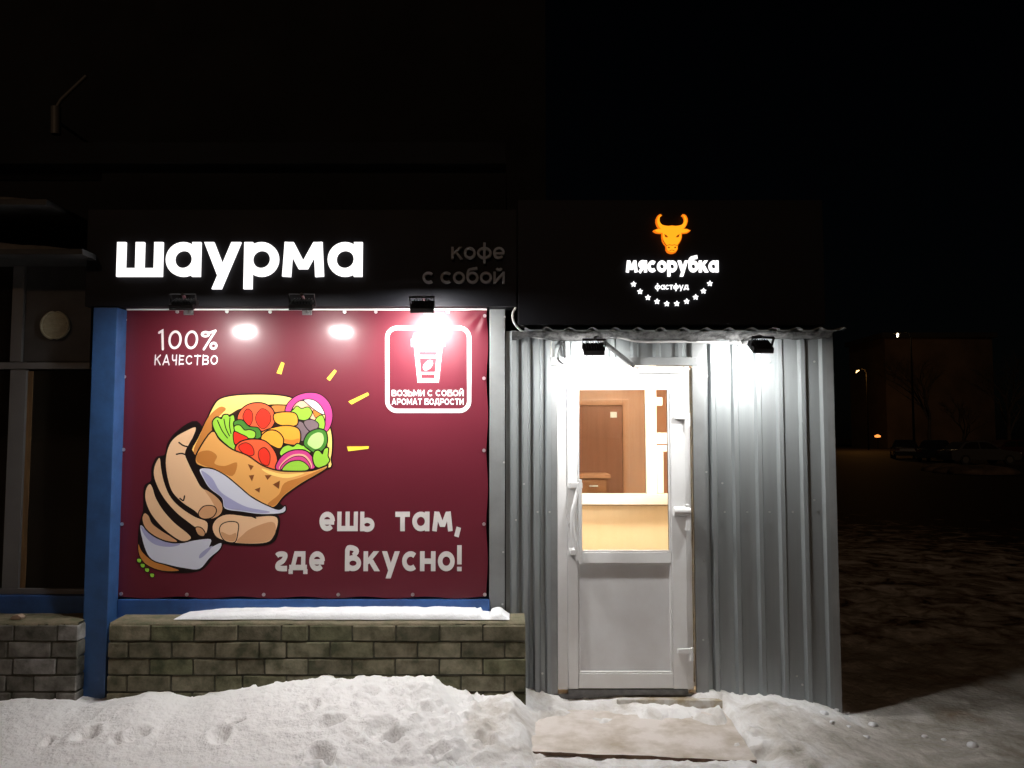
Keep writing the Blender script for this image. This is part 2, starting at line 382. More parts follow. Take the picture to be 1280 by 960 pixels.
        if ch == 'Й': ac(.45, 1.26, .2, .14, 200, 340, 8)
    elif ch == 'К': st((h, 0), (h, 1)); st((.82 - h * .5, 1), (h, .45)); st((.34, .6), (.86 - h * .5, 0)); W = .86
    elif ch == 'М': st((h, 0), (h, 1)); st((1.14 - h, 0), (1.14 - h, 1)); st((h, 1), (.57, .25), (1.14 - h, 1)); W = 1.14
    elif ch == 'О' : ring(.52, .5, .52 - h, .5 - h); W = 1.04
    elif ch == '0': ring(.38, .5, .38 - h, .5 - h); W = .78
    elif ch == 'Р': st((h, 0), (h, 1)); cv((h, 1 - h), (.5, 1 - h), (.76 - h * .4, .86), (.78 - h * .4, .62), (.6, .42), (h, .4)); W = .8
    elif ch == 'С': ac(.52, .5, .52 - h, .5 - h, 45, 315); W = .96
    elif ch == 'Т': st((.42, 0), (.42, 1)); st((0, 1 - h), (.84, 1 - h)); W = .84
    elif ch == 'Ь': st((h, 0), (h, 1)); cv((h, .6), (.5, .6), (.82, .5), (.86 - h * .4, .32), (.8, .14), (.5, h), (h, h)); W = .86
    elif ch == 'Ч': cv((h, 1), (h + .02, .62), (.25, .45), (.68, .5)); st((.72 - h, 0), (.72 - h, 1)); W = .72
    elif ch == 'Е': st((h, 0), (h, 1)); st((h, 1 - h), (.66, 1 - h)); st((h, .52), (.58, .52)); st((h, h), (.68, h)); W = .68
    elif ch == '1': st((.02, .88), (.2, .98), (.3, 0)); W = .42
    elif ch == '%': st((.78, .98), (.18, 0)); S.extend(stroke(arc(.22, .8, .2, .11, 0, 360, 16)[:-1], w, True)); S.extend(stroke(arc(.72, .18, .16, .15, 0, 360, 16)[:-1], w, True)); st((.4, .86), (.78, .98)); W = .92
    if rd: S = [[(x + .04 * y, y) for x, y in p] for p in S]
    return S, W
def text_layout(s, w, gap, style='geo'):
    out = []; x = 0
    for ch in s:
        g, W = glyph(ch, w, style)
        if g: out.append((ch, [[(a + x, b) for a, b in p] for p in g]))
        x += W + (gap if ch != ' ' else 0)
    return out, x - gap
def text_fn(width, x0, x1, ybase, yx, Y):
    """maps text units to the plane Y so that the run spans px x0..x1, baseline ybase, x-height line yx"""
    A = at(x0, ybase, Y); B = at(x1, ybase, Y); C = at((x0 + x1) / 2, yx, Y)
    return lambda u, v: (A.x + (B.x - A.x) * u / width, A.z + (C.z - A.z) * v)
def px_fn(Y, ox=0, oy=0, sc=1.0):
    def f(u, v):
        p = at(ox + u / sc, oy + (-v) / sc, Y); return (p.x, p.z)
    return f

# ================================================================== GROUND
XC = lambda px, Y=0: at(px, 545, Y).x
def vnoise(x, y, seed):
    xi, yi = np.floor(x).astype(np.int64), np.floor(y).astype(np.int64); fx, fy = x - xi, y - yi
    fx, fy = fx * fx * (3 - 2 * fx), fy * fy * (3 - 2 * fy)
    def hsh(a, b):
        n = (a * 374761393 + b * 668265263 + seed * 1442695041) & 0x7fffffff
        n = ((n ^ (n >> 13)) * 1274126177) & 0x7fffffff
        return ((n ^ (n >> 16)) & 0xffff) / 65535.0
    return (hsh(xi, yi) * (1 - fx) + hsh(xi + 1, yi) * fx) * (1 - fy) + (hsh(xi, yi + 1) * (1 - fx) + hsh(xi + 1, yi + 1) * fx) * fy
def fbm(x, y, sc, seed, oc=4):
    r = 0; a = .5
    for i in range(oc): r = r + a * (vnoise(x * sc + 31.7 * i, y * sc + 17.3 * i, seed + i) - .5); a *= .5; sc *= 2.1
    return r
def sstep(a, b, x): t = np.clip((x - a) / (b - a), 0, 1); return t * t * (3 - 2 * t)
BRF = -.25                                # front face of the brick base
prof_px = [(-150, 882), (0, 878), (27, 874), (85, 877), (114, 882), (154, 873), (186, 865.5), (213, 866), (237, 871), (266, 867), (340, 854), (400, 848), (506, 846), (541, 848), (559, 858), (580, 867), (604, 869), (622, 867), (640, 866)]
right_px = [(668, 862), (690, 864), (705, 869), (860, 869), (872, 861), (890, 862), (940, 869), (1000, 875), (1040, 883), (1060, 893), (1100, 896), (1300, 898)]
PX = np.array([at(a, b, BRF - .02)[0] for a, b in prof_px] + [at(a, b, -.02)[0] for a, b in right_px])
PZ = np.array([at(a, b, BRF - .02)[2] for a, b in prof_px] + [at(a, b, -.02)[2] for a, b in right_px])
dents = [(235 / 3.76, 690 / 3.76), (400 / 3.76, 685 / 3.76), (425 / 3.76, 672 / 3.76), (555 / 3.76, 705 / 3.76), (635 / 3.76, 692 / 3.76), (1035 / 3.76, 703 / 3.76), (1115 / 3.76, 672 / 3.76), (1250 / 3.76, 548 / 3.76)] + \
        [(320 + a / 3.76, b / 3.76) for a, b in [(410, 520), (390, 535), (190, 530), (150, 500), (265, 645), (235, 655), (300, 770), (320, 775), (610, 715), (580, 705), (640, 720), (610, 520), (800, 650), (345, 690), (1020, 640), (740, 600), (910, 535), (850, 770), (700, 430), (1080, 720), (520, 600)]]
dents = [atz(a, 740 + b, -.02) for a, b in dents]
ZBOARD = -.076; BR0, BR1 = atz(946, 952, ZBOARD), atz(903, 884, ZBOARD)      # right edge of the doorstep board
def height(x, y):
    wl_ = np.interp(x, PX, PZ)
    front = np.interp(x, [-4, -2.5, -1.2, -.2, .2, 1.4, 2.0, 3, 6], [-.16, -.13, -.09, -.055, -.05, -.062, -.15, -.19, -.18])
    wy = np.where(x < .1, BRF, -.02)
    s = sstep(0, 1.0, wy - y)
    h = wl_ * (1 - s) + front * s
    far = sstep(2.15, 2.5, x); h = h * (1 - far) + far * (-.15)
    near = sstep(14, 5, np.hypot(x, y))
    bank = sstep(.35, -.3, x) * sstep(-3.0, -2.0, y)
    rough = 1.05 * np.exp(-((x + .35) / .7) ** 2) + .5 * np.exp(-((x - 1.35) / .35) ** 2) + .30
    ch1 = np.maximum(0, fbm(x, y, 9, 51) - .05); ch2 = np.maximum(0, fbm(x, y, 24, 61) - .04)
    yard = sstep(1.9, 2.3, x)
    h = h + near * (.055 * fbm(x, y, 1.6, 3) + .05 * rough * fbm(x, y, 7, 11) + .030 * rough * fbm(x, y, 22, 23) + rough * (.11 * ch1 + .07 * ch2) + yard * sstep(.2, 1.6, y) * (.07 * fbm(x, y * 1.6, 2.6, 71) + .05 * ch1) + yard * .02 * fbm(x, y, 3.1, 77))
    dip = sstep(-.30, -.05, x) * sstep(.6, .3, x) * sstep(-.2, -.5, y); h = h - dip * .02
    plat = sstep(-.02, .20, x) * sstep(1.5, 1.36, x) * sstep(-.02, -.12, y) * sstep(-.84, -.74, y)
    cover = 1.2 * sstep(-.45, -.10, y) + sstep(.30, .0, x) + .8 * sstep(1.15, 1.4, x)
    pz = -.126 + .065 * np.clip(cover, 0, 1.3) + .15 * fbm(x, y, 6, 5) + .06 * fbm(x, y, 17, 15)
    h = h * (1 - plat) + plat * np.minimum(pz, -.035)
    gf = sstep(.25, .45, x) * sstep(1.45, 1.30, x) * sstep(-1.0, -.86, y) * sstep(-.68, -.74, y); h = h - .05 * gf * (.6 + 1.2 * np.abs(fbm(x, y, 4, 91)))
    ex, ey = BR0.x - BR1.x, BR0.y - BR1.y; el = math.hypot(ex, ey)
    dl = ((x - BR1.x) * ey - (y - BR1.y) * ex) / el; tl_ = ((x - BR1.x) * ex + (y - BR1.y) * ey) / el / el
    gr = np.exp(-((dl - .012) / .016) ** 2) * sstep(-.02, .1, tl_) * sstep(1.05, .98, tl_); h = h - .05 * gr
    wx_, wy_ = x + .07 * fbm(x, y, 9, 101), y + .07 * fbm(x, y, 9, 111)
    for i, d in enumerate(dents):
        ca, sa = math.cos(i * 1.3), math.sin(i * 1.3)
        r = .024 + .016 * ((i * 37) % 10) / 10
        u_, v_ = (wx_ - d.x) * ca + (wy_ - d.y) * sa, -(wx_ - d.x) * sa + (wy_ - d.y) * ca
        q = np.hypot(u_ / (r * (1.0 + .25 * (i % 3))), v_ / (r * (1.5 + .5 * (i % 2))))
        h = h - (.048 * np.exp(-q ** 4) - .012 * np.exp(-(q - 1.35) ** 2 * 9)) * (1 - plat)
    ins = sstep(0.02, .06, y) * sstep(2.02, 1.98, x); h = h * (1 - ins) - .25 * ins
    return h
def axis_pts(lo, hi, step, far, g=1.22):
    a = list(np.arange(lo, hi, step)); s = step; v = a[-1]
    while v < far: s *= g; v += s; a.append(v)
    s = step; v = a[0]; b = []
    while v > -far: s *= g; v -= s; b.append(v)
    return np.array(b[::-1] + a)
gx = axis_pts(-3.6, 4.2, .016, 500); gy = axis_pts(-1.75, .3, .013, 500, 1.032)
GX, GY = np.meshgrid(gx, gy); GZ = height(GX, GY)
nx, ny = len(gx), len(gy)
V = np.stack([GX.ravel(), GY.ravel(), GZ.ravel()], 1)
idx = np.arange(nx * ny).reshape(ny, nx)
Q = np.stack([idx[:-1, :-1], idx[:-1, 1:], idx[1:, 1:], idx[1:, :-1]], -1).reshape(-1, 4)
me = bpy.data.meshes.new('ground')
me.vertices.add(len(V)); me.vertices.foreach_set('co', V.ravel().astype(np.float32))
me.loops.add(Q.size); me.loops.foreach_set('vertex_index', Q.ravel().astype(np.int32))
me.polygons.add(len(Q)); me.polygons.foreach_set('loop_start', np.arange(0, Q.size, 4, dtype=np.int32)); me.polygons.foreach_set('loop_total', np.full(len(Q), 4, np.int32))
me.update(); me.validate()
me.polygons.foreach_set('use_smooth', np.ones(len(Q), bool))
# how much clean snow lies here (1 = fresh bank, low = trodden brown ice, lowest = night dark painted in far off)
sn = sstep(.35, -.45, GX + .5 * fbm(GX, GY, 2.2, 41)) * 1.2
nearwall = sstep(-.42, -.1, GY + .25 * fbm(GX, GY, 5, 47)) * sstep(2.3, 2.05, GX) * sstep(1.25, 1.4, GX)
sn = np.maximum(sn, nearwall * .95)
sn = np.maximum(sn, .80 * sstep(1.6, 1.35, GX) * sstep(-1.0, -.4, GX) * sstep(.1, 0, GY))
ice = sstep(2.9, 1.2, GX) * .22 + .42
sn = np.maximum(sn, ice * sstep(3.6, 1.6, GY + .8 * fbm(GX, GY, 1.3, 81)))
dist = np.hypot(GX, GY); sn = sn + .0
sn = np.maximum(sn, .40 * sstep(1.0, 2.5, GY) * sstep(15, 7, dist) + .0) - .45 * sstep(9, 20, dist)  # far ground darkened in colour, standing in for the unlit night yard
at_ = me.attributes.new('snow', 'FLOAT', 'POINT'); at_.data.foreach_set('value', sn.ravel().astype(np.float32))
amp = 1.5 - .45 * sstep(1.6, 2.1, GX) * sstep(2.2, 1.0, GY) + 1.3 * sstep(1.5, 2.5, GY)
at2 = me.attributes.new('mottle', 'FLOAT', 'POINT'); at2.data.foreach_set('value', amp.ravel().astype(np.float32))
gm = bpy.data.materials.new('snowy_ground'); gm.use_nodes = True
N = gm.node_tree.nodes; L = gm.node_tree.links; b = N['Principled BSDF']
A = N.new('ShaderNodeAttribute'); A.attribute_name = 'snow'
g = N.new('ShaderNodeNewGeometry')
n1 = N.new('ShaderNodeTexNoise'); n1.inputs['Scale'].default_value = 3.2; n1.inputs['Detail'].default_value = 10; n1.inputs['Roughness'].default_value = .65; n1.inputs['Distortion'].default_value = .6
L.new(g.outputs['Position'], n1.inputs['Vector'])
A2 = N.new('ShaderNodeAttribute'); A2.attribute_name = 'mottle'
su = N.new('ShaderNodeMath'); su.operation = 'SUBTRACT'; L.new(n1.outputs['Fac'], su.inputs[0]); su.inputs[1].default_value = .5
ad = N.new('ShaderNodeMath'); ad.operation = 'MULTIPLY'; L.new(su.outputs[0], ad.inputs[0]); L.new(A2.outputs['Fac'], ad.inputs[1])
sm = N.new('ShaderNodeMath'); L.new(A.outputs['Fac'], sm.inputs[0]); L.new(ad.outputs[0], sm.inputs[1])
cr = N.new('ShaderNodeValToRGB'); e = cr.color_ramp.elements
e[0].position = 0; e[0].color = (.022, .018, .014, 1); e[1].position = .92; e[1].color = (.86, .85, .85, 1)
for p, c in [(.20, (.20, .145, .10, 1)), (.40, (.36, .335, .29, 1)), (.62, (.60, .565, .53, 1))]: q = e.new(p); q.color = c
L.new(sm.outputs[0], cr.inputs[0]); L.new(cr.outputs[0], b.inputs['Base Color'])
rr = N.new('ShaderNodeMapRange'); rr.inputs[1].default_value = .1; rr.inputs[2].default_value = .7; rr.inputs[3].default_value = .72; rr.inputs[4].default_value = .8
L.new(sm.outputs[0], rr.inputs[0]); L.new(rr.outputs[0], b.inputs['Roughness'])
b.inputs['Specular IOR Level'].default_value = .15
n2 = N.new('ShaderNodeTexNoise'); n2.inputs['Scale'].default_value = 38; n2.inputs['Detail'].default_value = 7; L.new(g.outputs['Position'], n2.inputs['Vector'])
bp = N.new('ShaderNodeBump'); bp.inputs['Distance'].default_value = .011; L.new(n2.outputs['Fac'], bp.inputs['Height']); L.new(bp.outputs[0], b.inputs['Normal'])
me.materials.append(gm)
ground = link('ground', me); tag(ground, 'trodden snow and brown ice covering the ground', kind='structure')

def lump(px, py, r, flat=.6, m='snow', parent=None, seed=0):
    p = atz(px, py, -.12); z = float(height(np.array([p.x]), np.array([p.y]))[0]); p = atz(px, py, z)
    bm = bmesh.new(); bmesh.ops.create_icosphere(bm, subdivisions=2, radius=r)
    rs = random.Random(seed)
    for v in bm.verts:
        k = 1 + .28 * (rs.random() - .5) + .18 * math.sin(v.co.x / r * 3 + seed) * math.cos(v.co.y / r * 2.5 + seed)
        v.co *= k; v.co.z *= flat
    mm = bpy.data.meshes.new('snow_lump'); bm.to_mesh(mm); bm.free(); mm.materials.append(M[m])
    mm.polygons.foreach_set('use_smooth', [True] * len(mm.polygons))
    return link('snow_lump', mm, ground, (p.x, p.y, z + r * flat * .3))
for i, (a, b_, r, m) in enumerate([(1044, 888, .035, 'snow'), (1030, 893, .028, 'snow'), (1058, 892, .02, 'snow'), (1091, 907, .026, 'snow'), (1061, 909, .014, 'snow'), (1083, 922, .018, 'snow'), (1215, 933, .030, 'snow'), (1156, 921, .018, 'snow'), (1180, 925, .014, 'snow'), (1040, 903, .015, 'snow'), (1010, 884, .03, 'snow'),
        (543, 851, .022, 'snow'), (553, 857, .016, 'snow'), (622, 864, .028, 'snow'), (634, 866, .02, 'snow'), (612, 871, .018, 'snow'), (566, 868, .02, 'snow'), (668, 866, .026, 'snow'), (680, 868, .018, 'snow'), (648, 870, .02, 'snow'), (875, 868, .03, 'snow'), (890, 870, .024, 'snow'), (866, 866, .022, 'snow'), (27, 874, .02, 'snow'), (592, 874, .015, 'snow')]):
    lump(a, b_, r, .6, m, seed=i)

# ================================================================== LEFT SHOP BUILDING
WY = 0.0                                   # wall plane
def P(px, py, Y=WY): return at(px, py, Y)
def wbox(name, p0, p1, Y0, Y1, m, parent, bevel=0, ref=None):
    r = Y0 if ref is None else ref
    a, b_ = at(*p0, r), at(*p1, r)
    return box(name, (a.x, Y0, a.z), (b_.x, Y1, b_.z), m, parent, bevel)
shop = thing('shop_building', (-1.7, .5, -.2), 'low shop building with blue posts and dark windows left of the metal kiosk', 'building')
zt = P(300, 300).z
XL = -4.6
# wall behind the banner and fascia
box('wall', (P(112, 500).x, .06, -.25), (P(632, 500).x, .20, 3.35), M['bwall'], shop)
box('roof', (XL, -.02, 3.36), (P(632, 500).x, 3.2, 3.5), M['bwall'], shop)
fa, fb = at(110, 262, -.14), at(646, 383, -.14)
box('fascia', (fa.x, -.14, fb.z), (fb.x, .05, fa.z), M['black'], shop, .004)
# blue post in front and its slimmer companion beside the banner
a0, a1 = at(108, 385, -.20), at(142, 873, -.20)
cx0, cx1 = at(109.5, 600, -.165).x, at(152.5, 600, -.036).x
post = box('post', (cx0, -.165, -.2), (cx1, -.0365, fb.z - .01), M['blue'], shop, .006)
sx1 = at(158, 600, -.03).x
box('post', (cx1 - .01, -.018, at(150, 772, -.04).z), (sx1, .055, fb.z - .012), M['blue'], shop, .004)
# blue sill beam under the banner, and the left one
s0, s1 = at(140, 749, -.035), at(612, 769, -.035)
box('sill_beam', (cx1 + .002, -.05, s1.z - .03), (at(612, 760, -.05).x, .055, s0.z), M['bluedk'], shop, .005)
b0, b1 = at(-60, 743, .03), at(112, 775, .03)
box('sill_beam', (XL, -.02, b1.z - .05), (cx0 + .03, .10, b0.z), M['bluedk'], shop, .005)
# left window wall : frames + panes
def bar(p0, p1, Y0=.03, Y1=.09, m='frame', par=None): return wbox('window_frame', p0, p1, Y0, Y1, M[m], par or shop, .003)
win = wbox('window', (-120, 736), (112, 743), .022, .10, M['frame'], shop, .003)
for p0, p1, q in [((13, 462), (22, 737), .024), ((-120, 453), (112, 461), .028), ((17, 330), (26, 452), .026), ((-120, 322), (112, 329), .026)]:
    wbox('window_frame', p0, p1, q, .092, M['frame'], win, .003)
for p0, p1 in [((-120, 462), (12, 736)), ((23, 462), (112, 736)), ((-120, 330), (16, 452))]:
    wbox('pane', p0, p1, .055, .062, M['darkglass'], win)
wbox('curtain_board', (24, 464), (31, 735), .046, .053, M['wood'], win)
wbox('infill_panel', (27, 330), (112, 452), .05, .062, M['panelgrey'], win)
box('wall', (XL, .13, -.25), (P(112, 500).x - .002, .22, 3.3), M['bwall'], shop)
c = at(70, 407, .04); v = MB().disc((c.x, .05, c.z), .088, (0, -1, 0), .022, 28).build('vent', M['vent'], shop)
MB().tube([(c.x + .088 * math.cos(q * math.pi / 16), .024, c.z + .088 * math.sin(q * math.pi / 16)) for q in range(33)], .007, 8, caps=False).build('rim', M['vent'], v)
for dz in (-.045, -.015, .015, .045):
    hw = math.sqrt(.075 ** 2 - dz * dz); box('slat', (c.x - hw, .019, c.z + dz - .006), (c.x + hw, .0275, c.z + dz + .006), M['vent'], v)
# grey corner flashing between banner and kiosk
wbox('corner_strip', (612, 384), (631, 772), -.025, .05, M['flash'], shop, .003, ref=-.02)

# snow-dusted ledges at far left
for (x1, y0, y1, Y, lab) in [(103, 290, 318, -.30, 'lower snow-dusted canopy sticking out above the dark window at far left'), (58, 228, 256, -.34, 'upper short snow-dusted canopy at the far left edge')]:
    p = at(x1, y1, Y); q = at(x1, y0, Y)
    cn = thing('canopy', (XL + .9, -.1, p.z), lab, 'canopy')
    box('slab', (XL, Y, p.z), (p.x, .125, p.z + .035), M['panelgrey'], cn, .004)
    mb = MB(); n = 40; hs = [max(.006, (q.z - p.z - .04) * .8 * (.55 + .9 * fbm(np.array([k * .21]), np.array([y0 * 1.0]), 1.3, 5)[0])) * min(1, (n - k) / 6) for k in range(n + 1)]
    xs = [XL + (p.x - .06 - XL) * k / n for k in range(n + 1)]
    vs = []
    for k in range(n + 1):
        vs += [(xs[k], Y + .015, p.z + .034), (xs[k], Y + .03, p.z + .036 + hs[k] * .7), (xs[k], Y + .09, p.z + .036 + hs[k]), (xs[k], .12, p.z + .036 + hs[k])]
    mb.add(vs, [(k * 4 + j, k * 4 + 4 + j, k * 4 + 5 + j, k * 4 + 1 + j) for k in range(n) for j in range(3)], 0, True)
    mb.build('snow_cap', mat('old_grey_snow_%d' % x1, (.20, .19, .18), .8, 0, (.12, .11, .1), 9, 5), cn)
# broken lamp bracket high on the wall
br = thing('lamp_bracket', (at(70, 170, .5).x, 1.2, at(70, 170, .5).z), 'broken lamp bracket with slanting arm high on the dark wall at upper left', 'bracket')
p0, p1, p2 = at(70, 168, .8), at(70, 134, .8), at(108, 95, .8)
MB().tube([p0, p1], .035, 12).build('lamp_body', M['frame'], br)
MB().tube([p1 + Vector((0, 0, -.01)), p1 + Vector((.04, 0, .06)), p2], .014, 8).build('arm', M['frame'], br)
MB().tube([(p0 + p1) / 2, (p0 + p1) / 2 + Vector((0, 2.25, 0))], .012, 8).build('wall_rod', M['frame'], br)

# ================================================================== BRICK BASES
BV = {}
def brick_mesh(l, hh, d, var, m):
    key = (round(l, 3), var, m)
    if key in BV: return BV[key]
    rs = random.Random(var * 13 + int(l * 1000))
    bm = bmesh.new(); bmesh.ops.create_cube(bm, size=1)
    for v in bm.verts: v.co = Vector((v.co.x * l, v.co.y * d, v.co.z * hh)) + Vector([(rs.random() - .5) * .004 for _ in range(3)])
    bmesh.ops.bevel(bm, geom=list(bm.edges), offset=.005, segments=1, affect='EDGES')
    me = bpy.data.meshes.new('brick'); bm.to_mesh(me); bm.free(); me.materials.append(M[m]); BV[key] = me
    return me
def brick_base(name, pxl, pxr, label, m, offs):
    ztop = at((pxl + pxr) / 2, 778, BRF).z; xl = at(pxl, 778, BRF).x; xr = at(pxr, 778, BRF).x
    t = thing(name, ((xl + xr) / 2, BRF + .12, -.25), label, 'brick wall')
    box('mortar_core', (xl + .006, BRF + .009, -.25), (xr - .006, -.022, ztop - .012), M['mortar'], t)
    hh, L_, gap = .089, .250, .0095; org = ORG[t.name]; k = 0
    for r in range(7):
        zc = ztop - .018 - hh / 2 - r * (hh + gap); x = xr
        first = True
        while x > xl + .02:
            l = L_
            if first and (r % 2 == offs): l = L_ / 2 - gap / 2
            elif k % 11 == 5: l = L_ * .62
            first = False
            l = min(l, x - xl)
            if l > .03:
                o = link('brick', brick_mesh(l, hh, .12, k % 5, m), t, (x - l / 2, BRF + .06 + (random.random() - .5) * .006, zc + (random.random() - .5) * .003))
                o.rotation_euler = ((random.random() - .5) * .01, (random.random() - .5) * .008, (random.random() - .5) * .012)
            x -= l + gap; k += 1
    # mortar screed on top
    mb = MB(); n = 60; vs = []
    for i in range(n + 1):
        x = xl + .004 + (xr - xl - .008) * i / n; dz = .006 * fbm(np.array([x * 1.]), np.array([3.]), 9, 3)[0]
        vs += [(x, BRF + .004 + .006 * random.random(), ztop - .020), (x, BRF + .008, ztop - .002 + dz), (x, -.024, ztop + .004 + dz)]
    mb.add(vs, [(i * 3 + j, i * 3 + 3 + j, i * 3 + 4 + j, i * 3 + 1 + j) for i in range(n) for j in range(2)], 0, True)
    mb.build('screed_top', M['cap'], t)
    return t, ztop, xl, xr
base_r, zbt, bxl, bxr = brick_base('brick_base', 136, 657, 'mossy brown brick base below the maroon banner', 'brick', 1)
base_l, zbl, lxl, lxr = brick_base('brick_base', -120, 98, 'grey frosted brick base under the dark window at far left', 'brickl', 0)
# snow strip on the base
mb = MB(); n = 170; vs = []
xa, xb = at(222, 772, -.14).x, at(637, 772, -.14).x
for i in range(n + 1):
    t_ = i / n; x = xa + (xb - xa) * t_
    hh = .012 + .030 * min(1, t_ * 6) * (1 + .9 * fbm(np.array([x]), np.array([1.]), 6, 9)[0]) * (1 if t_ < .9 else .75 + .5 * math.sin(t_ * 70) ** 2 * .6)
    if t_ > .915 and t_ < .945: hh *= .45
    hh *= min(1, (1 - t_) * 40 + .05) * min(1, t_ * 50 + .05)
    yo = BRF + .045 + .03 * fbm(np.array([x]), np.array([5.]), 5, 19)[0]
    prof = [(0, -.004), (.006, .45), (.025, .85), (.06, 1), (.12, 1.05)]
    vs += [(x, yo + a, zbt + .006 + b_ * hh) for a, b_ in prof] + [(x, -.052, zbt + .006 + hh * 1.0)]
mb.add(vs, [(i * 6 + j, i * 6 + 6 + j, i * 6 + 7 + j, i * 6 + 1 + j) for i in range(n) for j in range(5)], 0, True)
tag(mb.build('snow_ridge', M['snow'], None), 'narrow ridge of fresh snow lying along the top of the brick base', 'snow')
ch = at(24, 771, -.16)
bm_ = MB().prism([(-.032, 0), (.03, 0), (.034, .014), (.012, .028), (-.02, .024), (-.034, .012)], -.025, .02, lambda u, v, w: (ch.x + u, -.17 + w, zbl + .003 + v))
tag(bm_.build('stone_chip', mat('stone_chip', (.42, .30, .22), .9, 0, (.3, .22, .16), 30, 4), None, .003), 'small pale stone chip on the far left brick ledge', 'stone')

# ================================================================== BANNER
BY = -.035
ba, bb = at(151, 386, BY), at(609, 747, BY)
ban = thing('banner', ((ba.x + bb.x) / 2, BY, bb.z), 'glossy maroon vinyl banner with hand holding a wrap, eyeleted to the wall', 'banner')
mb = MB(); nxb, nzb = 140, 110; vs = []
xl0, xr0 = at(152.5, 560, BY).x, at(609, 560, BY).x
gx_ = [at(160, 392, BY).x]
tops = [at(a, 389, BY).x for a in (160, 222, 284, 338, 430, 520, 604)]
for j in range(nzb + 1):
    for i in range(nxb + 1):
        u, v = i / nxb, j / nzb
        ex = min(u, 1 - u) * (xr0 - xl0); ez = min(v, 1 - v) * (ba.z - bb.z)
        x = xl0 + (xr0 - xl0) * u; z = bb.z + (ba.z - bb.z) * v
        e_ = math.exp(-min(ex, ez) / .035)
        if v > .97 or v < .03: z += .006 * math.cos(u * 6 * 2 * math.pi) * (1 if v < .5 else -1) * (abs(v - .5) - .47) / .03
        if u < .03 or u > .97: x += .005 * math.cos(v * 4 * 2 * math.pi) * (1 if u < .5 else -1) * (abs(u - .5) - .47) / .03
        y = BY - .006 * e_ * fbm(np.array([x]), np.array([z]), 9, 4, 2)[0]
        # fan of small tension folds in the upper right corner
        rx, rz = xr0 - x, ba.z - z; rr_ = math.hypot(rx, rz)
        if rr_ < .26: y -= .006 * math.sin(math.atan2(rz, rx) * 11) * math.exp(-((rr_ - .09) / .06) ** 2)
        vs.append((x, y, z))
mb.add(vs, [(j * (nxb + 1) + i, j * (nxb + 1) + i + 1, (j + 1) * (nxb + 1) + i + 1, (j + 1) * (nxb + 1) + i) for j in range(nzb) for i in range(nxb)], 0, True)
mb.build('vinyl_sheet', PRINT['maroon'], ban, fixn=False)
wbox('lit_edge_strip', (159, 384), (609, 388), BY - .012, BY + .02, M['white'], ban, .002, ref=BY)  # added white strip standing in for the lamplit edge of the film
gmh = MB().disc((0, 0, 0), .011, (0, -1, 0), .005, 12).mesh('eyelet', M['screw'], (0, 0, 0))
for a, b_ in [(157, 400), (156, 471), (155, 562), (153, 655), (152, 742), (606, 395), (605, 473), (605, 563), (605, 655), (606, 743), (234, 743), (330, 743), (423, 743), (516, 743), (222, 390), (284, 389.5), (338, 390), (431, 390), (470, 390), (560, 390)]:
    p = at(a, b_, BY); link('eyelet', gmh, ban, (p.x, BY - .004, p.z))
# --- printed picture (one flat sheet of print)
keys = list(PRINT); KI = {k: i for i, k in enumerate(keys)}; pm = [PRINT[k] for k in keys]
PY = BY - .0022
lay = []
def fl(c, pts, lw=5, smooth=True):
    q = [(a, -b_) for a, b_ in pts]
    if smooth: q = catmull(q, True, 4)
    if lw: lay.append((stroke(q, lw * 2, True), KI['black']))
    lay.append(([q], KI[c]))
def ln(pts, lw=6, c='black'):
    lay.append((stroke(catmull([(a, -b_) for a, b_ in pts], False, 4), lw, rnd=True), KI[c]))
fl('black', [(340, 212), (262, 250), (222, 300), (212, 345), (178, 356), (158, 400), (156, 450), (128, 475), (124, 570), (110, 620), (103, 700), (116, 760), (180, 808), (270, 820), (355, 810), (400, 765), (440, 706), (500, 710), (635, 704), (670, 640), (668, 592), (640, 580), (690, 555), (560, 470), (400, 300)], 0)
fl('tan_dark', [(106, 705), (120, 735), (160, 770), (220, 792), (268, 810), (200, 810), (140, 787), (110, 748)], 3)
for p in [(108, 770), (122, 790), (140, 808), (160, 829)]: fl('green', [(p[0] - 7, p[1] - 6), (p[0] + 8, p[1] - 5), (p[0] + 6, p[1] + 7), (p[0] - 5, p[1] + 6)], 3)
fl('paper', [(113, 630), (150, 660), (200, 690), (270, 702), (330, 690), (395, 685), (390, 718), (435, 700), (430, 725), (390, 760), (350, 803), (290, 800), (220, 785), (160, 765), (130, 715)], 5)
fl('paper_dark', [(116, 632), (150, 662), (200, 692), (272, 704), (232, 716), (172, 706), (132, 672)], 0)
fl('paper_dark', [(352, 745), (380, 722), (402, 712), (372, 748), (350, 762)], 0)
fl('skin', [(335, 238), (300, 250), (250, 280), (225, 320), (215, 380), (225, 450), (245, 500), (285, 540), (330, 570), (360, 595), (400, 602), (435, 582), (440, 545), (410, 510), (360, 480), (335, 440), (305, 380), (292, 340), (310, 300), (324, 275)], 6)
fl('skin_dark', [(400, 602), (435, 582), (440, 545), (410, 510), (370, 486), (392, 520), (408, 548), (416, 572)], 0)
fl('skin', [(190, 360), (172, 390), (168, 430), (185, 480), (215, 530), (260, 580), (300, 612), (340, 642), (370, 664), (381, 645), (378, 615), (330, 595), (270, 555), (230, 510), (206, 450), (196, 400)], 6)
fl('skin', [(150, 465), (135, 490), (135, 530), (155, 580), (190, 625), (230, 662), (280, 692), (315, 682), (300, 660), (250, 620), (205, 570), (175, 520), (162, 480)], 6)
fl('skin_dark', [(130, 582), (122, 605), (135, 640), (170, 670), (215, 690), (260, 695), (235, 675), (195, 650), (160, 622), (146, 592)], 6)
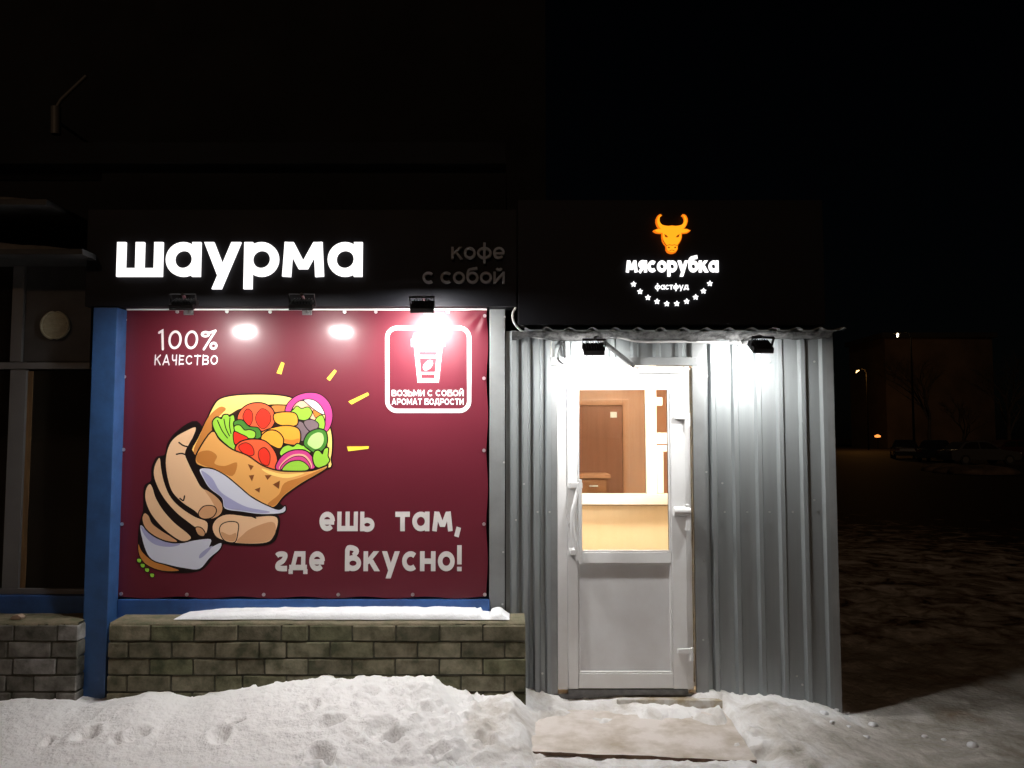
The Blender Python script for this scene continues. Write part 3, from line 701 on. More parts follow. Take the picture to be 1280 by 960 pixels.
fl('skin_dark', [(350, 574), (370, 554), (405, 554), (416, 572), (400, 596), (370, 602), (350, 592)], 4)
fl('skin_dark', [(335, 640), (355, 640), (370, 658), (365, 672), (345, 665)], 4)
fl('skin', [(404, 628), (425, 600), (470, 586), (560, 596), (640, 592), (663, 608), (655, 650), (630, 692), (570, 702), (490, 698), (430, 682), (407, 658)], 6)
fl('skin_dark', [(560, 640), (640, 615), (655, 650), (630, 690), (570, 700), (500, 697), (520, 670)], 0)
fl('skin', [(432, 652), (440, 627), (470, 616), (502, 622), (502, 655), (490, 695), (450, 688)], 4)
fl('skin_dark', [(436, 655), (470, 668), (496, 660), (490, 692), (450, 686)], 0)
ln([(268, 298), (285, 310), (308, 316)]); ln([(258, 345), (280, 342), (300, 350)]); ln([(272, 522), (285, 530), (290, 512)]); ln([(505, 575), (540, 585), (575, 600)])
fl('cream', [(325, 335), (345, 280), (380, 210), (408, 152), (435, 124), (500, 110), (600, 107), (680, 112), (730, 124), (790, 140), (845, 180), (872, 240), (880, 300), (874, 360), (852, 402), (600, 390), (440, 320)], 6)
fl('tan_dark', [(326, 332), (350, 272), (386, 196), (430, 156), (456, 164), (432, 190), (408, 225), (400, 262), (375, 300), (345, 348)], 0)
fl('dark', [(402, 255), (415, 205), (470, 186), (520, 160), (640, 145), (720, 150), (800, 160), (852, 230), (862, 330), (852, 396), (720, 414), (600, 390), (470, 325)], 0)
fl('tan_dark', [(640, 152), (690, 150), (718, 156), (700, 176), (650, 176)], 4)
fl('pink', [(720, 148), (760, 132), (805, 150), (835, 185), (850, 240), (800, 205), (740, 175)], 4)
fl('orange_dark', [(805, 172), (832, 172), (842, 205), (818, 200)], 3)
fl('white', [(760, 116), (805, 122), (838, 150), (848, 184), (815, 168), (785, 144)], 4)
fl('magenta', [(694, 172), (706, 140), (740, 112), (785, 100), (830, 106), (864, 135), (880, 175), (878, 215), (862, 250), (848, 246), (856, 200), (846, 165), (820, 133), (785, 122), (745, 132), (722, 155), (712, 176)], 4)
fl('green', [(715, 178), (726, 168), (740, 154), (758, 164), (785, 158), (799, 180), (780, 206), (750, 205), (728, 196)], 4)
fl('green', [(815, 208), (838, 190), (850, 215), (845, 245), (825, 235)], 4)
fl('mushroom', [(733, 226), (756, 215), (785, 248), (780, 282), (755, 290), (748, 252)], 4)
fl('mushroom', [(768, 216), (800, 208), (825, 225), (815, 246), (790, 250)], 4)
fl('tomato', [(505, 210), (515, 172), (550, 146), (600, 142), (640, 165), (650, 210), (630, 242), (590, 250), (545, 235)], 5)
fl('red', [(525, 192), (540, 166), (558, 176), (561, 205), (550, 228), (533, 216)], 3)
fl('red', [(577, 192), (600, 164), (628, 180), (632, 214), (606, 242), (582, 222)], 3)
fl('orange', [(650, 186), (690, 178), (730, 182), (742, 205), (735, 228), (690, 230), (655, 216)], 5)
fl('orange', [(598, 262), (640, 242), (700, 232), (745, 245), (752, 285), (738, 306), (690, 300), (650, 280)], 5)
fl('orange_dark', [(690, 285), (720, 288), (750, 282), (738, 305), (700, 302)], 0)
fl('orange', [(598, 274), (625, 252), (660, 255), (684, 285), (672, 320), (632, 304), (604, 290)], 5)
fl('green', [(408, 240), (404, 215), (420, 198), (438, 205), (446, 190), (462, 188), (470, 196), (486, 190), (490, 225), (486, 265), (492, 327), (460, 306), (428, 276)], 5)
ln([(422, 210), (440, 250), (462, 280)], 4); ln([(448, 205), (455, 240), (470, 272)], 4); ln([(472, 200), (470, 230), (476, 262)], 4)
fl('green_dark', [(490, 216), (520, 210), (548, 235), (585, 242), (594, 275), (560, 282), (520, 258), (495, 246)], 5)
fl('green', [(490, 236), (510, 230), (530, 250), (550, 248), (572, 258), (566, 280), (530, 276), (500, 262)], 4)
fl('red', [(488, 258), (515, 266), (542, 282), (512, 294), (492, 304)], 4)
fl('tomato', [(495, 318), (520, 294), (570, 286), (615, 296), (650, 335), (661, 378), (652, 410), (610, 400), (550, 360), (505, 338)], 5)
fl('red', [(509, 312), (535, 300), (560, 315), (566, 345), (542, 348), (517, 332)], 3)
fl('red', [(589, 332), (610, 320), (630, 345), (626, 386), (602, 382), (588, 357)], 3)
fl('green', [(672, 342), (685, 318), (705, 310), (725, 316), (742, 304), (762, 312), (782, 306), (800, 330), (770, 345), (720, 345), (690, 356)], 5)
fl('green_dark', [(768, 302), (784, 264), (820, 246), (852, 253), (860, 290), (846, 324), (815, 338), (788, 324)], 5)
fl('green_pale', [(782, 300), (796, 272), (822, 258), (842, 264), (847, 290), (836, 314), (815, 324), (794, 314)], 0)
fl('magenta', [(656, 394), (678, 356), (720, 332), (772, 332), (802, 360), (810, 396), (790, 404), (760, 396), (700, 396), (668, 408)], 5)
fl('pink', [(668, 398), (690, 368), (725, 346), (768, 346), (792, 370), (800, 396), (784, 398), (766, 368), (720, 364), (690, 384), (678, 404)], 0)
fl('magenta', [(674, 402), (694, 376), (728, 356), (764, 356), (786, 378), (792, 400), (770, 404), (700, 404)], 3)
fl('green', [(682, 406), (710, 378), (755, 373), (786, 397), (770, 410), (700, 412)], 4)
fl('green', [(805, 362), (812, 336), (828, 332), (842, 346), (850, 326), (864, 322), (862, 352), (868, 372), (842, 398), (815, 392)], 5)
fl('tan', [(400, 256), (345, 336), (337, 378), (370, 396), (420, 412), (480, 450), (540, 500), (620, 547), (652, 552), (690, 508), (760, 458), (830, 418), (860, 393), (800, 413), (720, 416), (660, 412), (600, 392), (540, 352), (480, 328), (428, 288)], 6)
fl('tan_dark', [(345, 340), (388, 330), (420, 352), (410, 382), (450, 392), (500, 378), (482, 432), (420, 408), (342, 377)], 0)
fl('tan_dark', [(760, 436), (856, 398), (830, 418), (760, 457), (690, 506), (652, 550), (622, 544), (668, 505), (690, 460)], 0)
fl('cream', [(600, 402), (680, 424), (770, 420), (700, 440), (630, 425)], 0)
for tr in [[(543, 384), (567, 392), (555, 410)], [(547, 430), (569, 427), (560, 454)], [(611, 429), (639, 428), (622, 448)], [(643, 466), (672, 450), (668, 484)], [(570, 486), (593, 477), (590, 499)]]: fl('brown', tr, 0, False)
fl('paper', [(352, 405), (400, 405), (450, 430), (500, 470), (560, 520), (630, 556), (670, 568), (692, 553), (684, 578), (600, 584), (520, 574), (452, 562), (440, 520), (392, 482), (366, 442)], 5)
fl('paper_dark', [(358, 410), (400, 440), (430, 490), (470, 520), (540, 556), (630, 574), (600, 581), (520, 571), (454, 558), (442, 520), (394, 480), (368, 440)], 0)
Vv, T, ms = arrange(lay)
emboss(Vv, T, ms, px_fn(PY, 140, 460, 3.2), 0, PY).build('printed_wrap_picture', pm, ban)
ban.children[-1]['label'] = 'printed cartoon hand holding a stuffed wrap'
# ticks, frame, cup and lettering
def printed(name, layers, fn, label=None):
    Vv, T, ms = arrange(layers); o = emboss(Vv, T, ms, fn, 0, PY).build(name, pm, ban)
    if label: o['label'] = label
    return o
tk = [[(80, 183), (90, 187), (80, 222), (65, 218)], [(248, 207), (255, 212), (233, 243), (223, 235)], [(353, 279), (357, 287), (302, 317), (291, 308)], [(287, 450), (357, 449), (355, 457), (291, 465)]]
for q in tk: printed('printed_tick', [([[(a, -b_) for a, b_ in q]], KI['yellow'])], px_fn(PY, 320, 380, 2.526))
def rr(x0, y0, x1, y1, r): return arc(x1 - r, -(y0 + r), r, r, 90, 0, 8) + arc(x1 - r, -(y1 - r), r, r, 0, -90, 8) + arc(x0 + r, -(y1 - r), r, r, -90, -180, 8) + arc(x0 + r, -(y0 + r), r, r, 180, 90, 8)
WH = KI['white']; MR = KI['maroon']
q = rr(165, 136, 867, 847, 85)
cup = [(stroke(q, 36, True), WH),
       ([[(395, -290), (640, -290), (605, -605), (425, -605)]], WH), ([[(370, -228), (660, -228), (660, -296), (370, -296)], [(395, -180), (635, -180), (650, -230), (380, -230)]], WH),
       ([[(436, -340), (592, -340), (589, -370), (440, -370)]], MR), ([[(441, -396), (587, -396), (575, -515), (453, -515)]], MR), ([[(455, -536), (573, -536), (571, -568), (457, -568)]], MR),
       ([[(514 + 46 * math.cos(t) * .9 + 8 * math.sin(t), -456 + 42 * math.sin(t) + 12 * math.cos(t)) for t in [i * math.pi / 12 for i in range(24)]]], WH),
       (stroke(catmull([(478, -480), (505, -462), (525, -452), (556, -432)], False, 4), 7), MR)]
printed('printed_cup_badge', cup, px_fn(PY, 460, 390, 6.856), 'white rounded square badge with takeaway cup outline')
def ptext(s, x0, x1, yb, yx, w, gap, style, c, tiny=False):
    out, W = text_layout(s, w, gap, style); fn = text_fn(W, x0, x1, yb, yx, PY)
    if tiny: tag(printed('printed_lettering', [(g, KI[c]) for _, g in out], fn), kind='stuff')
    else:
        for _, g in out: printed('printed_letter', [(g, KI[c])], fn)
ptext('ВОЗЬМИ С СОБОЙ', 489.6, 579.6, 495.2, 487.4, .20, .15, 'geo', 'white', True)
ptext('АРОМАТ БОДРОСТИ', 489.6, 579.6, 506, 498.2, .20, .15, 'geo', 'white', True)
ptext('100%', 197, 271, 436.5, 413, .13, .16, 'hand', 'white')
ptext('КАЧЕСТВО', 193, 272, 455.8, 444, .16, .30, 'hand', 'white')
ptext('ешь', 399, 468, 664, 639.5, .27, .14, 'fun', 'grey_white')
ptext('там,', 494, 577, 664, 639.5, .27, .14, 'fun', 'grey_white')
ptext('где', 344.5, 406, 714, 689, .27, .14, 'fun', 'grey_white')
ptext('вкусно!', 431, 577, 714, 689, .27, .14, 'fun', 'grey_white')

# ================================================================== LIGHT-BOX SIGNS
FY = -.142
def sign(name, s, x0, x1, yb, yx, w, gap, style, depth, mats, side, parent):
    out, W = text_layout(s, w, gap, style); fn = text_fn(W, x0, x1, yb, yx, FY - depth)
    for chh, g in out:
        Vv, T, ms = arrange([(g, 0)])
        emboss(Vv, T, ms, fn, FY + .001, FY - depth, side).build('letter', mats, parent)
p = at(300, 360, FY); sg = thing('letter_sign', (p.x, FY, p.z), 'large brightly lit white letters on the black fascia above the banner', 'sign')
sign('letter', 'шаурма', 145, 452.5, 345.5, 302.5, .245, .10, 'geo', .018, [M['letter_lit'], M['letter_glow']], 1, sg)
p = at(580, 355, FY); sg2 = thing('letter_sign', (p.x, FY, p.z), 'unlit grey two-line lettering at the right end of the fascia over the banner', 'sign')
sign('letter', 'кофе', 564, 631, 323.5, 308.5, .20, .12, 'geo', .03, [M['letter_off'], M['letter_side']], 1, sg2)
sign('letter', 'с собой', 528, 631, 354, 339.5, .20, .12, 'geo', .03, [M['letter_off'], M['letter_side']], 1, sg2)

# ================================================================== METAL KIOSK
KX1 = P(1041, 600).x; KX0 = P(632, 600).x; KD = 2.6
dx0, dx1 = P(697, 650).x, P(864, 650).x           # door frame
ztop = P(800, 414).z; zbot = -.2; zd0 = P(780, 862).z; zd1 = P(780, 458).z
kio = thing('metal_kiosk', ((KX0 + KX1) / 2, 1.2, zbot), 'small kiosk clad in grey corrugated metal with a white door', 'kiosk')
def sheet(name, x0, x1, z0, z1, ribs, Y=0.0, parent=kio, hgt=.028):
    xs = [(x0, 0)]
    for r in ribs:
        a, b_, c_, d = r - .026, r - .013, r + .013, r + .026
        if a > x0 + .002 and d < x1 - .002: xs += [(a, 0), (b_, -hgt), (c_, -hgt), (d, 0)]
    xs += [(x1, 0)]; xs.sort()
    mb = MB(); n = len(xs); rows = 14; vs = []
    for j in range(rows + 1):
        z = z0 + (z1 - z0) * j / rows
        for x, y in xs: vs.append((x, Y + y + .0025 * (fbm(np.array([x * 1.0]), np.array([z]), 1.6, 8, 2)[0]), z))
    mb.add(vs, [(j * n + i, j * n + i + 1, (j + 1) * n + i + 1, (j + 1) * n + i) for j in range(rows) for i in range(n - 1)])
    return mb.build(name, M['metal'], parent, fixn=False)
xr_ = [P(q, 600).x for q in (892, 920, 949, 976.5, 1005, 1032)]
sheet('wall_sheet', dx1 + .02, KX1, zbot, ztop, xr_)
sheet('wall_sheet', KX0 + .002, dx0 - .02, zbot, ztop, [P(q, 600).x for q in (643, 657, 671, 686)])
sheet('wall_sheet', dx0 - .019, dx1 + .019, P(780, 449).z, ztop, [P(q, 430).x for q in (709, 737, 765, 793, 821, 849)])
flL = box('flashing', (dx1 + .012, -.030, zbot), (P(881, 600).x, -.004, ztop - .01), M['flash'], kio, .003)
box('flashing', (dx0 - .045, -.026, zbot), (dx0 - .004, -.004, P(780, 452).z), M['flash'], kio, .003)
box('flashing', (dx0 - .044, -.034, P(780, 458).z + .003), (dx1 + .05, -.0045, P(780, 447).z), M['flash'], kio, .003)
# right corner angle and side wall
box('corner_angle', (KX1 - .035, -.028, zbot), (KX1 + .012, .05, ztop - .005), M['flash'], kio, .003)
mb = MB(); ys = [(.052, 0)]
for k in range(17):
    r = .12 + k * .143; ys += [(r - .03, 0), (r - .014, .02), (r + .014, .02), (r + .03, 0)]
ys += [(KD, 0)]; n = len(ys)
mb.add([(KX1 - .01 + d, y, zbot) for y, d in ys] + [(KX1 - .01 + d, y, ztop) for y, d in ys], [(i, i + 1, n + i + 1, n + i) for i in range(n - 1)])
mb.build('side_wall', M['metal'], kio)
box('back_wall', (KX0 + .01, KD, zbot), (KX1 - .01, KD + .05, ztop), M['metal'], kio)
# roof sheet with wavy front edge
mb = MB(); RX0, RX1 = at(656, 412, -.17).x, at(1058, 412, -.17).x; zr = at(850, 412, -.17).z; n = 150; vs = []
for i in range(n + 1):
    x = RX0 + (RX1 - RX0) * i / n; ph = ((x - xr_[0]) / .1415) % 1
    w_ = .020 * max(0, 1 - abs(ph - .5) * 2 / .45) ** .7 if abs(ph - .5) < .225 else 0
    sag = .006 * fbm(np.array([x]), np.array([2.]), 3, 6)[0]
    vs += [(x, -.17, zr + w_ + sag), (x, KD + .1, zr + .06 + w_), (x, -.17, zr + w_ + sag - .004), (x, KD + .1, zr + .056 + w_)]
mb.add(vs, [f for i in range(n) for f in ((i * 4, i * 4 + 4, i * 4 + 5, i * 4 + 1), (i * 4 + 2, i * 4 + 3, i * 4 + 7, i * 4 + 6), (i * 4, i * 4 + 2, i * 4 + 6, i * 4 + 4))], 0, True)
roof = mb.build('roof', M['metal'], kio)
# torn film / foam hanging below the roof edge
mb = MB(); n = 130; vs = []
for i in range(n + 1):
    x = KX0 + .04 + (KX1 - KX0 - .06) * i / n
    d = .030 + .055 * max(0, .35 + fbm(np.array([x]), np.array([7.]), 7, 3)[0]); yo = -.075 + .05 * fbm(np.array([x]), np.array([1.]), 8, 21)[0]
    vs += [(x, -.13, zr - .006), (x, yo - .02, zr - d * .6), (x, yo + .015, zr - d), (x, -.02, zr - d * .7)]
mb.add(vs, [(i * 4 + j, i * 4 + 4 + j, i * 4 + 5 + j, i * 4 + 1 + j) for i in range(n) for j in range(3)], 0, True)
mb.build('eave_film', M['eave'], roof)
# black fascia above with the emblem
ka, kb = at(647, 250, -.14), at(1032, 408, -.14)
box('fascia', (ka.x + .002, -.14, zr + .035), (kb.x, .02, ka.z), M['black'], kio, .004)
for px in (660, 1018):
    x = at(px, 300, 0).x; box('fascia_stay', (x - .02, .021, zr + .09), (x + .02, .06, ka.z - .05), M['steel'], kio)
# screws
sc = MB().disc((0, 0, 0), .0065, (0, -1, 0), .006, 8).mesh('screw', M['screw'], (0, 0, 0))
for (a, b_) in [(631, 396), (630, 578), (629, 690), (628, 755), (655, 605), (672, 640), (903, 604), (934, 640), (906, 640), (962, 640), (991, 640), (1018, 625), (883, 590), (884, 470), (880, 700), (879, 800), (996, 845), (1003, 856), (1018, 452), (962, 452), (906, 452), (645, 650), (687, 640), (678, 842)]:
    p = at(a, b_, -.03); link('screw', sc, kio, (p.x, -.026 if a > 640 else -.031, p.z))

# --- door frame, foam line, door
def fr(name, p0, p1, Y0, Y1, m='pvc', par=kio, bev=.004): return wbox(name, p0, p1, Y0, Y1, M[m], par, bev, ref=-.03)
X = lambda q: at(q, 650, -.03).x
Z = lambda q: at(780, q, -.03).z
dfr = box('door_frame', (X(697), -.03, Z(862)), (X(709), .05, Z(458)), M['pvc'], kio, .004)
box('frame_side', (X(857), -.03, Z(862)), (X(864.5), .05, Z(458)), M['pvc'], dfr, .004)
box('frame_head', (X(709) + .001, -.029, Z(466)), (X(857) - .001, .05, Z(458)), M['pvc'], dfr, .004)
box('threshold', (X(709) + .001, -.05, Z(867)), (X(857) - .001, .05, Z(861)), M['steel'], dfr, .003)
mb = MB(); vs = []; n = 90
for i in range(n + 1):
    z = Z(852) + (Z(462) - Z(852)) * i / n; w_ = .003 + .012 * max(0, fbm(np.array([z]), np.array([9.]), 9, 2)[0] + .2)
    vs += [(X(864.5) - .002, -.022, z), (X(864.5) + w_ * .6, -.036 - w_ * .4, z), (X(864.5) + w_, -.022, z)]
mb.add(vs, [(i * 3 + j, i * 3 + 3 + j, i * 3 + 4 + j, i * 3 + 1 + j) for i in range(n) for j in range(2)], 0, True)
mb.build('foam_seam', M['foam'], dfr)
box('leak_block', (X(692), -.028, -.25), (X(871), .058, Z(867) - .001), M['steel'], dfr)  # added filler that stops interior light showing under the frame
for q0, q1 in ((694, 716), (850, 870)): box('leak_stop', (X(q0), .021, Z(861)), (X(q1), .056, Z(459)), M['pvc'], dfr)  # added strips that block interior light leaking past the sash
box('leak_stop', (X(716) + .001, .022, Z(472)), (X(850) - .001, .055, Z(459)), M['pvc'], dfr)
# sash
DY0, DY1 = -.05, .02
door = box('door', (X(709) + .0015, DY0, Z(860)), (X(722), DY1, Z(467)), M['pvc'], kio, .005)
door['label'] = 'white plastic door with glass upper half'
box('stile', (X(838.5), DY0, Z(860)), (X(857) - .0015, DY1, Z(467)), M['pvc'], door, .005)
box('top_rail', (X(722) + .001, DY0 + .0015, Z(485)), (X(838.5) - .001, DY1, Z(467) - .001), M['pvc'], door, .005)
box('middle_rail', (X(722) + .001, DY0 + .0015, Z(704)), (X(838.5) - .001, DY1, Z(690)), M['pvc'], door, .005)
box('bottom_rail', (X(722) + .001, DY0 + .0015, Z(859.5)), (X(838.5) - .001, DY1, Z(841)), M['pvc'], door, .005)
gp = box('glass_pane', (X(722), -.016, Z(690)), (X(838.5), -.010, Z(485)), M['glass'], door)
lp = box('lower_panel', (X(722), -.024, Z(841)), (X(838.5), .01, Z(704)), M['pvcpanel'], door)
for (za, zb, nm, par) in ((704, 841, 'bead', door), (485, 690, 'bead', door)):
    b_ = .010; y0, y1 = -.044, -.017 if za < 600 else -.0245
    x0, x1, z0, z1 = X(722) + .0015, X(838.5) - .0015, Z(zb) + .0015, Z(za) - .0015
    box(nm, (x0, y0, z0), (x0 + b_, y1, z1), M['pvc'], par, .003); box(nm, (x1 - b_, y0, z0), (x1, y1, z1), M['pvc'], par, .003)
    box(nm, (x0 + b_, y0 + .001, z0), (x1 - b_, y1, z0 + b_), M['pvc'], par, .003); box(nm, (x0 + b_, y0 + .001, z1 - b_), (x1 - b_, y1, z1), M['pvc'], par, .003)
    g_ = .0035; 
    if za < 600:
        box('gasket', (x0 + b_, -.022, z0 + b_), (x0 + b_ + g_, -.0165, z1 - b_), M['gasket'], par); box('gasket', (x1 - b_ - g_, -.022, z0 + b_), (x1 - b_, -.0165, z1 - b_), M['gasket'], par)
# long pull handle with lock plate
hx = X(716.5)
hd = MB().tube(catmull([(hx + .022, -.130, Z(697)), (hx + .010, -.135, Z(680)), (hx - .012, -.14, Z(660)), (hx - .012, -.14, Z(640)), (hx + .010, -.135, Z(622)), (hx + .022, -.130, Z(607))], False, 5), .015, 12).build('handle', M['pvc'], door)
box('handle_post', (hx - .03, -.145, Z(609)), (hx + .05, DY0 - .001, Z(602)), M['pvc'], hd, .005)
box('handle_post', (hx - .03, -.145, Z(691)), (hx + .05, DY0 - .001, Z(684)), M['pvc'], hd, .005)
box('handle_plate', (hx + .024, -.152, Z(702)), (hx + .046, -.13, Z(598)), M['pvc'], hd, .006)
lk = MB().disc((X(713), DY0 - .001, Z(656)), .017, (0, -1, 0), .008, 16).build('lock_plate', M['screw'], door)
box('keyhole', (X(713) - .004, DY0 - .011, Z(662)), (X(713) + .004, DY0 - .0085, Z(653)), M['gasket'], lk)
# hinges
def hinge(y, big=False):
    zc = Z(y); x0, x1 = X(846), X(862)
    hg = box('hinge', (x0 - .012, DY0 - .022, zc - .016), (x1 - .012, DY0 - .001, zc + .016), M['pvc'], door, .005)
    MB().tube([(x1 - .006, DY0 - .014, zc - .058), (x1 - .006, DY0 - .014, zc + .020)], .0115, 12).build('hinge_pin', M['pvc'], hg)
    return hg
hinge(521); hinge(812)
hg = MB().tube([(X(840), DY0 - .03, Z(638)), (X(860), DY0 - .03, Z(638))], .028, 16).build('door_closer', M['pvc'], door)
box('closer_arm', (X(855), DY0 - .045, Z(662)), (X(860), DY0 - .001, Z(630)), M['pvc'], hg, .003)

# --- inside the kiosk
IY = .95
box('floor', (KX0 + .02, .06, -.1), (KX1 - .03, KD - .01, -.02), M['floor'], kio)
box('ceiling', (KX0 + .02, .06, 2.24), (KX1 - .03, KD - .01, 2.27), M['white'], kio)
box('inner_wall', (X(690), .055, -.02), (X(697) + .0, IY, 2.239), M['laminate'], kio)
box('inner_wall', (X(985), .055, -.02), (X(990), KD - .06, 2.239), M['laminate'], kio)
I = lambda q: at(q, 550, IY).x
IZ = lambda q: at(780, q, IY).z
par_ = box('counter_front', (X(697) + .001, IY, -.019), (X(985) - .002, IY + .04, IZ(632)), M['laminate'], kio)
hatch = box('hatch_frame', (X(697) + .001, IY - .06, IZ(630)), (X(985) - .002, IY + .06, IZ(617)), M['pvc'], kio, .004)
box('mullion', (I(807), IY - .03, IZ(617) + .001), (I(820), IY + .03, 2.238), M['pvc'], hatch, .004)
box('head_rail', (X(697) + .002, IY - .028, IZ(478)), (I(807) - .001, IY + .028, 2.238), M['pvc'], hatch, .004)
box('rail', (I(820) + .001, IY - .04, IZ(555)), (X(984), IY + .02, IZ(541)), M['pvc'], hatch, .004)
box('rail', (I(820) + .001, IY - .035, IZ(564.5)), (X(984), IY + .015, IZ(556.5)), M['pvc'], hatch, .004)
box('stile', (I(820) + .001, IY - .034, IZ(617) + .002), (I(828), IY + .014, IZ(565)), M['pvc'], hatch, .003)
box('latch', (I(820) + .001, IY - .05, IZ(507)), (I(827), IY - .02, IZ(497)), M['pvc'], hatch, .004)
box('hatch_pane', (X(697) + .002, IY - .003, IZ(617) + .001), (I(807) - .001, IY + .003, IZ(478) - .001), M['glass'], hatch)
# back room: wood wall with darker doorway, trim and cabinet
RY = 2.35
R = lambda q: at(q, 550, RY).x
RZ = lambda q: at(780, q, RY).z
box('back_lining', (KX0 + .03, RY, -.019), (X(985) - .002, RY + .04, 2.238), M['orange_wood'], kio)
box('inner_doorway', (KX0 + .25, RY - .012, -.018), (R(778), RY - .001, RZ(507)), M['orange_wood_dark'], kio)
box('doorway_trim', (R(778) + .001, RY - .03, -.018), (R(786), RY - .001, RZ(499)), M['orange_wood'], kio, .004)
box('doorway_trim', (KX0 + .25, RY - .03, RZ(507) + .001), (R(778), RY - .001, RZ(499)), M['orange_wood'], kio, .004)
box('notice', (R(763), RY - .0155, RZ(522)), (R(771), RY - .0125, RZ(515)), M['white'], kio)
cab = thing('cabinet', (R(735), 2.1, -.018), 'small reddish wooden cabinet seen through the door glass', 'cabinet')
box('body', (R(700), 1.95, -.018), (R(752), 2.3, RZ(595)), M['cabinet'], cab, .004)
box('top', (R(698), 1.93, RZ(595) + .001), (R(756), 2.31, RZ(592) + .012), M['orange_wood'], cab, .003)
box('drawer_front', (R(722), 1.938, RZ(612)), (R(750), 1.949, RZ(598)), M['cabinet'], cab, .003)
MB().tube([(R(731), 1.925, RZ(604)), (R(741), 1.925, RZ(604))], .006, 8).build('drawer_pull', M['screw'], cab)
# ceiling lamp of the vestibule and a dimmer one in the back room
for (x, y, r, lab) in [(.72, .50, .13, 'round warm ceiling lamp inside the kiosk entrance'), (.95, 1.65, .06, 'small round warm ceiling lamp in the kiosk back room')]:
    cl = thing('ceiling_lamp', (x, y, 2.2), lab, 'lamp')
    MB().disc((x, y, 2.239), r + .02, (0, 0, -1), .02, 24).build('base', M['white'], cl)
    MB().disc((x, y, 2.2185), r, (0, 0, -1), .03, 24).build('diffuser', M['ceil_lamp'], cl)

# --- emblem sign
p = at(840, 380, FY); em = thing('emblem_sign', (p.x, FY, p.z), 'glowing bull head emblem with curved lettering and stars over the kiosk door', 'sign')
hf = [(0, -203), (30, -206), (60, -203), (82, -196), (98, -182), (107, -162), (107, -140), (98, -120), (84, -113), (101, -114), (116, -126), (126, -148), (127, -172), (118, -200), (104, -222), (92, -230), (120, -230), (150, -243), (128, -258), (100, -262), (80, -262), (79, -300), (70, -330), (52, -356), (46, -372), (46, -394), (34, -414), (14, -423), (0, -424)]
head = [(640 + a, b_) for a, b_ in hf] + [(640 - a, b_) for a, b_ in hf[::-1][1:-1]]
lb = [([head], 1)]
inner = [(640 + a * .93, -265 + (b_ + 265) * .955) for a, b_ in hf] + [(640 - a * .93, -265 + (b_ + 265) * .955) for a, b_ in hf[::-1][1:-1]]
lb.append(([inner], 0))
for s_ in (-1, 1):
    lb.append(([[(640 + s_ * a, b_) for a, b_ in ((30, -298), (44, -280), (62, -272), (56, -294), (44, -300))]], 2))
    lb.append(([[(640 + s_ * a, b_) for a, b_ in ((16, -378), (30, -372), (36, -380), (22, -388))]], 2))
    lb.append((stroke([(640 + s_ * 74, -318), (640 + s_ * 60, -345), (640 + s_ * 44, -362)], 5), 2))
lb.append((stroke([(596, -364), (620, -358), (640, -362), (660, -358), (684, -364)], 5), 2)); lb.append((stroke([(618, -406), (640, -400), (662, -406)], 5), 2))
Vv, T, ms = arrange(lb)
emboss(Vv, T, ms, px_fn(FY - .03, 740, 250, 6.4), FY + .001, FY - .03, 1).build('bull_head', [M['bull'], M['bull_edge'], M['bull_dark']], em)
sign('letter', 'мясорубка', 782.5, 898.5, 340, 325.5, .30, .06, 'fun', .015, [M['letter_lit'], M['letter_glow']], 1, em)
sign('letter', 'фастфуд', 819, 861, 361.5, 356, .20, .10, 'geo', .012, [M['letter_small'], M['letter_small']], 1, em)
st_px = [(334, 672), (386, 731), (449, 779), (522, 811), (600, 829), (680, 828), (759, 810), (831, 776), (894, 727), (945, 667)]
for a, b_ in st_px:
    s5 = [(a + (24 if k % 2 == 0 else 12.5) * math.sin(k * math.pi / 5), -(b_ - (24 if k % 2 == 0 else 12.5) * math.cos(k * math.pi / 5))) for k in range(10)]
    Vv, T, ms = arrange([([s5], 0)])
    emboss(Vv, T, ms, px_fn(FY - .012, 740, 250, 6.4), FY + .001, FY - .012, 0).build('star', [M['letter_small']], em)

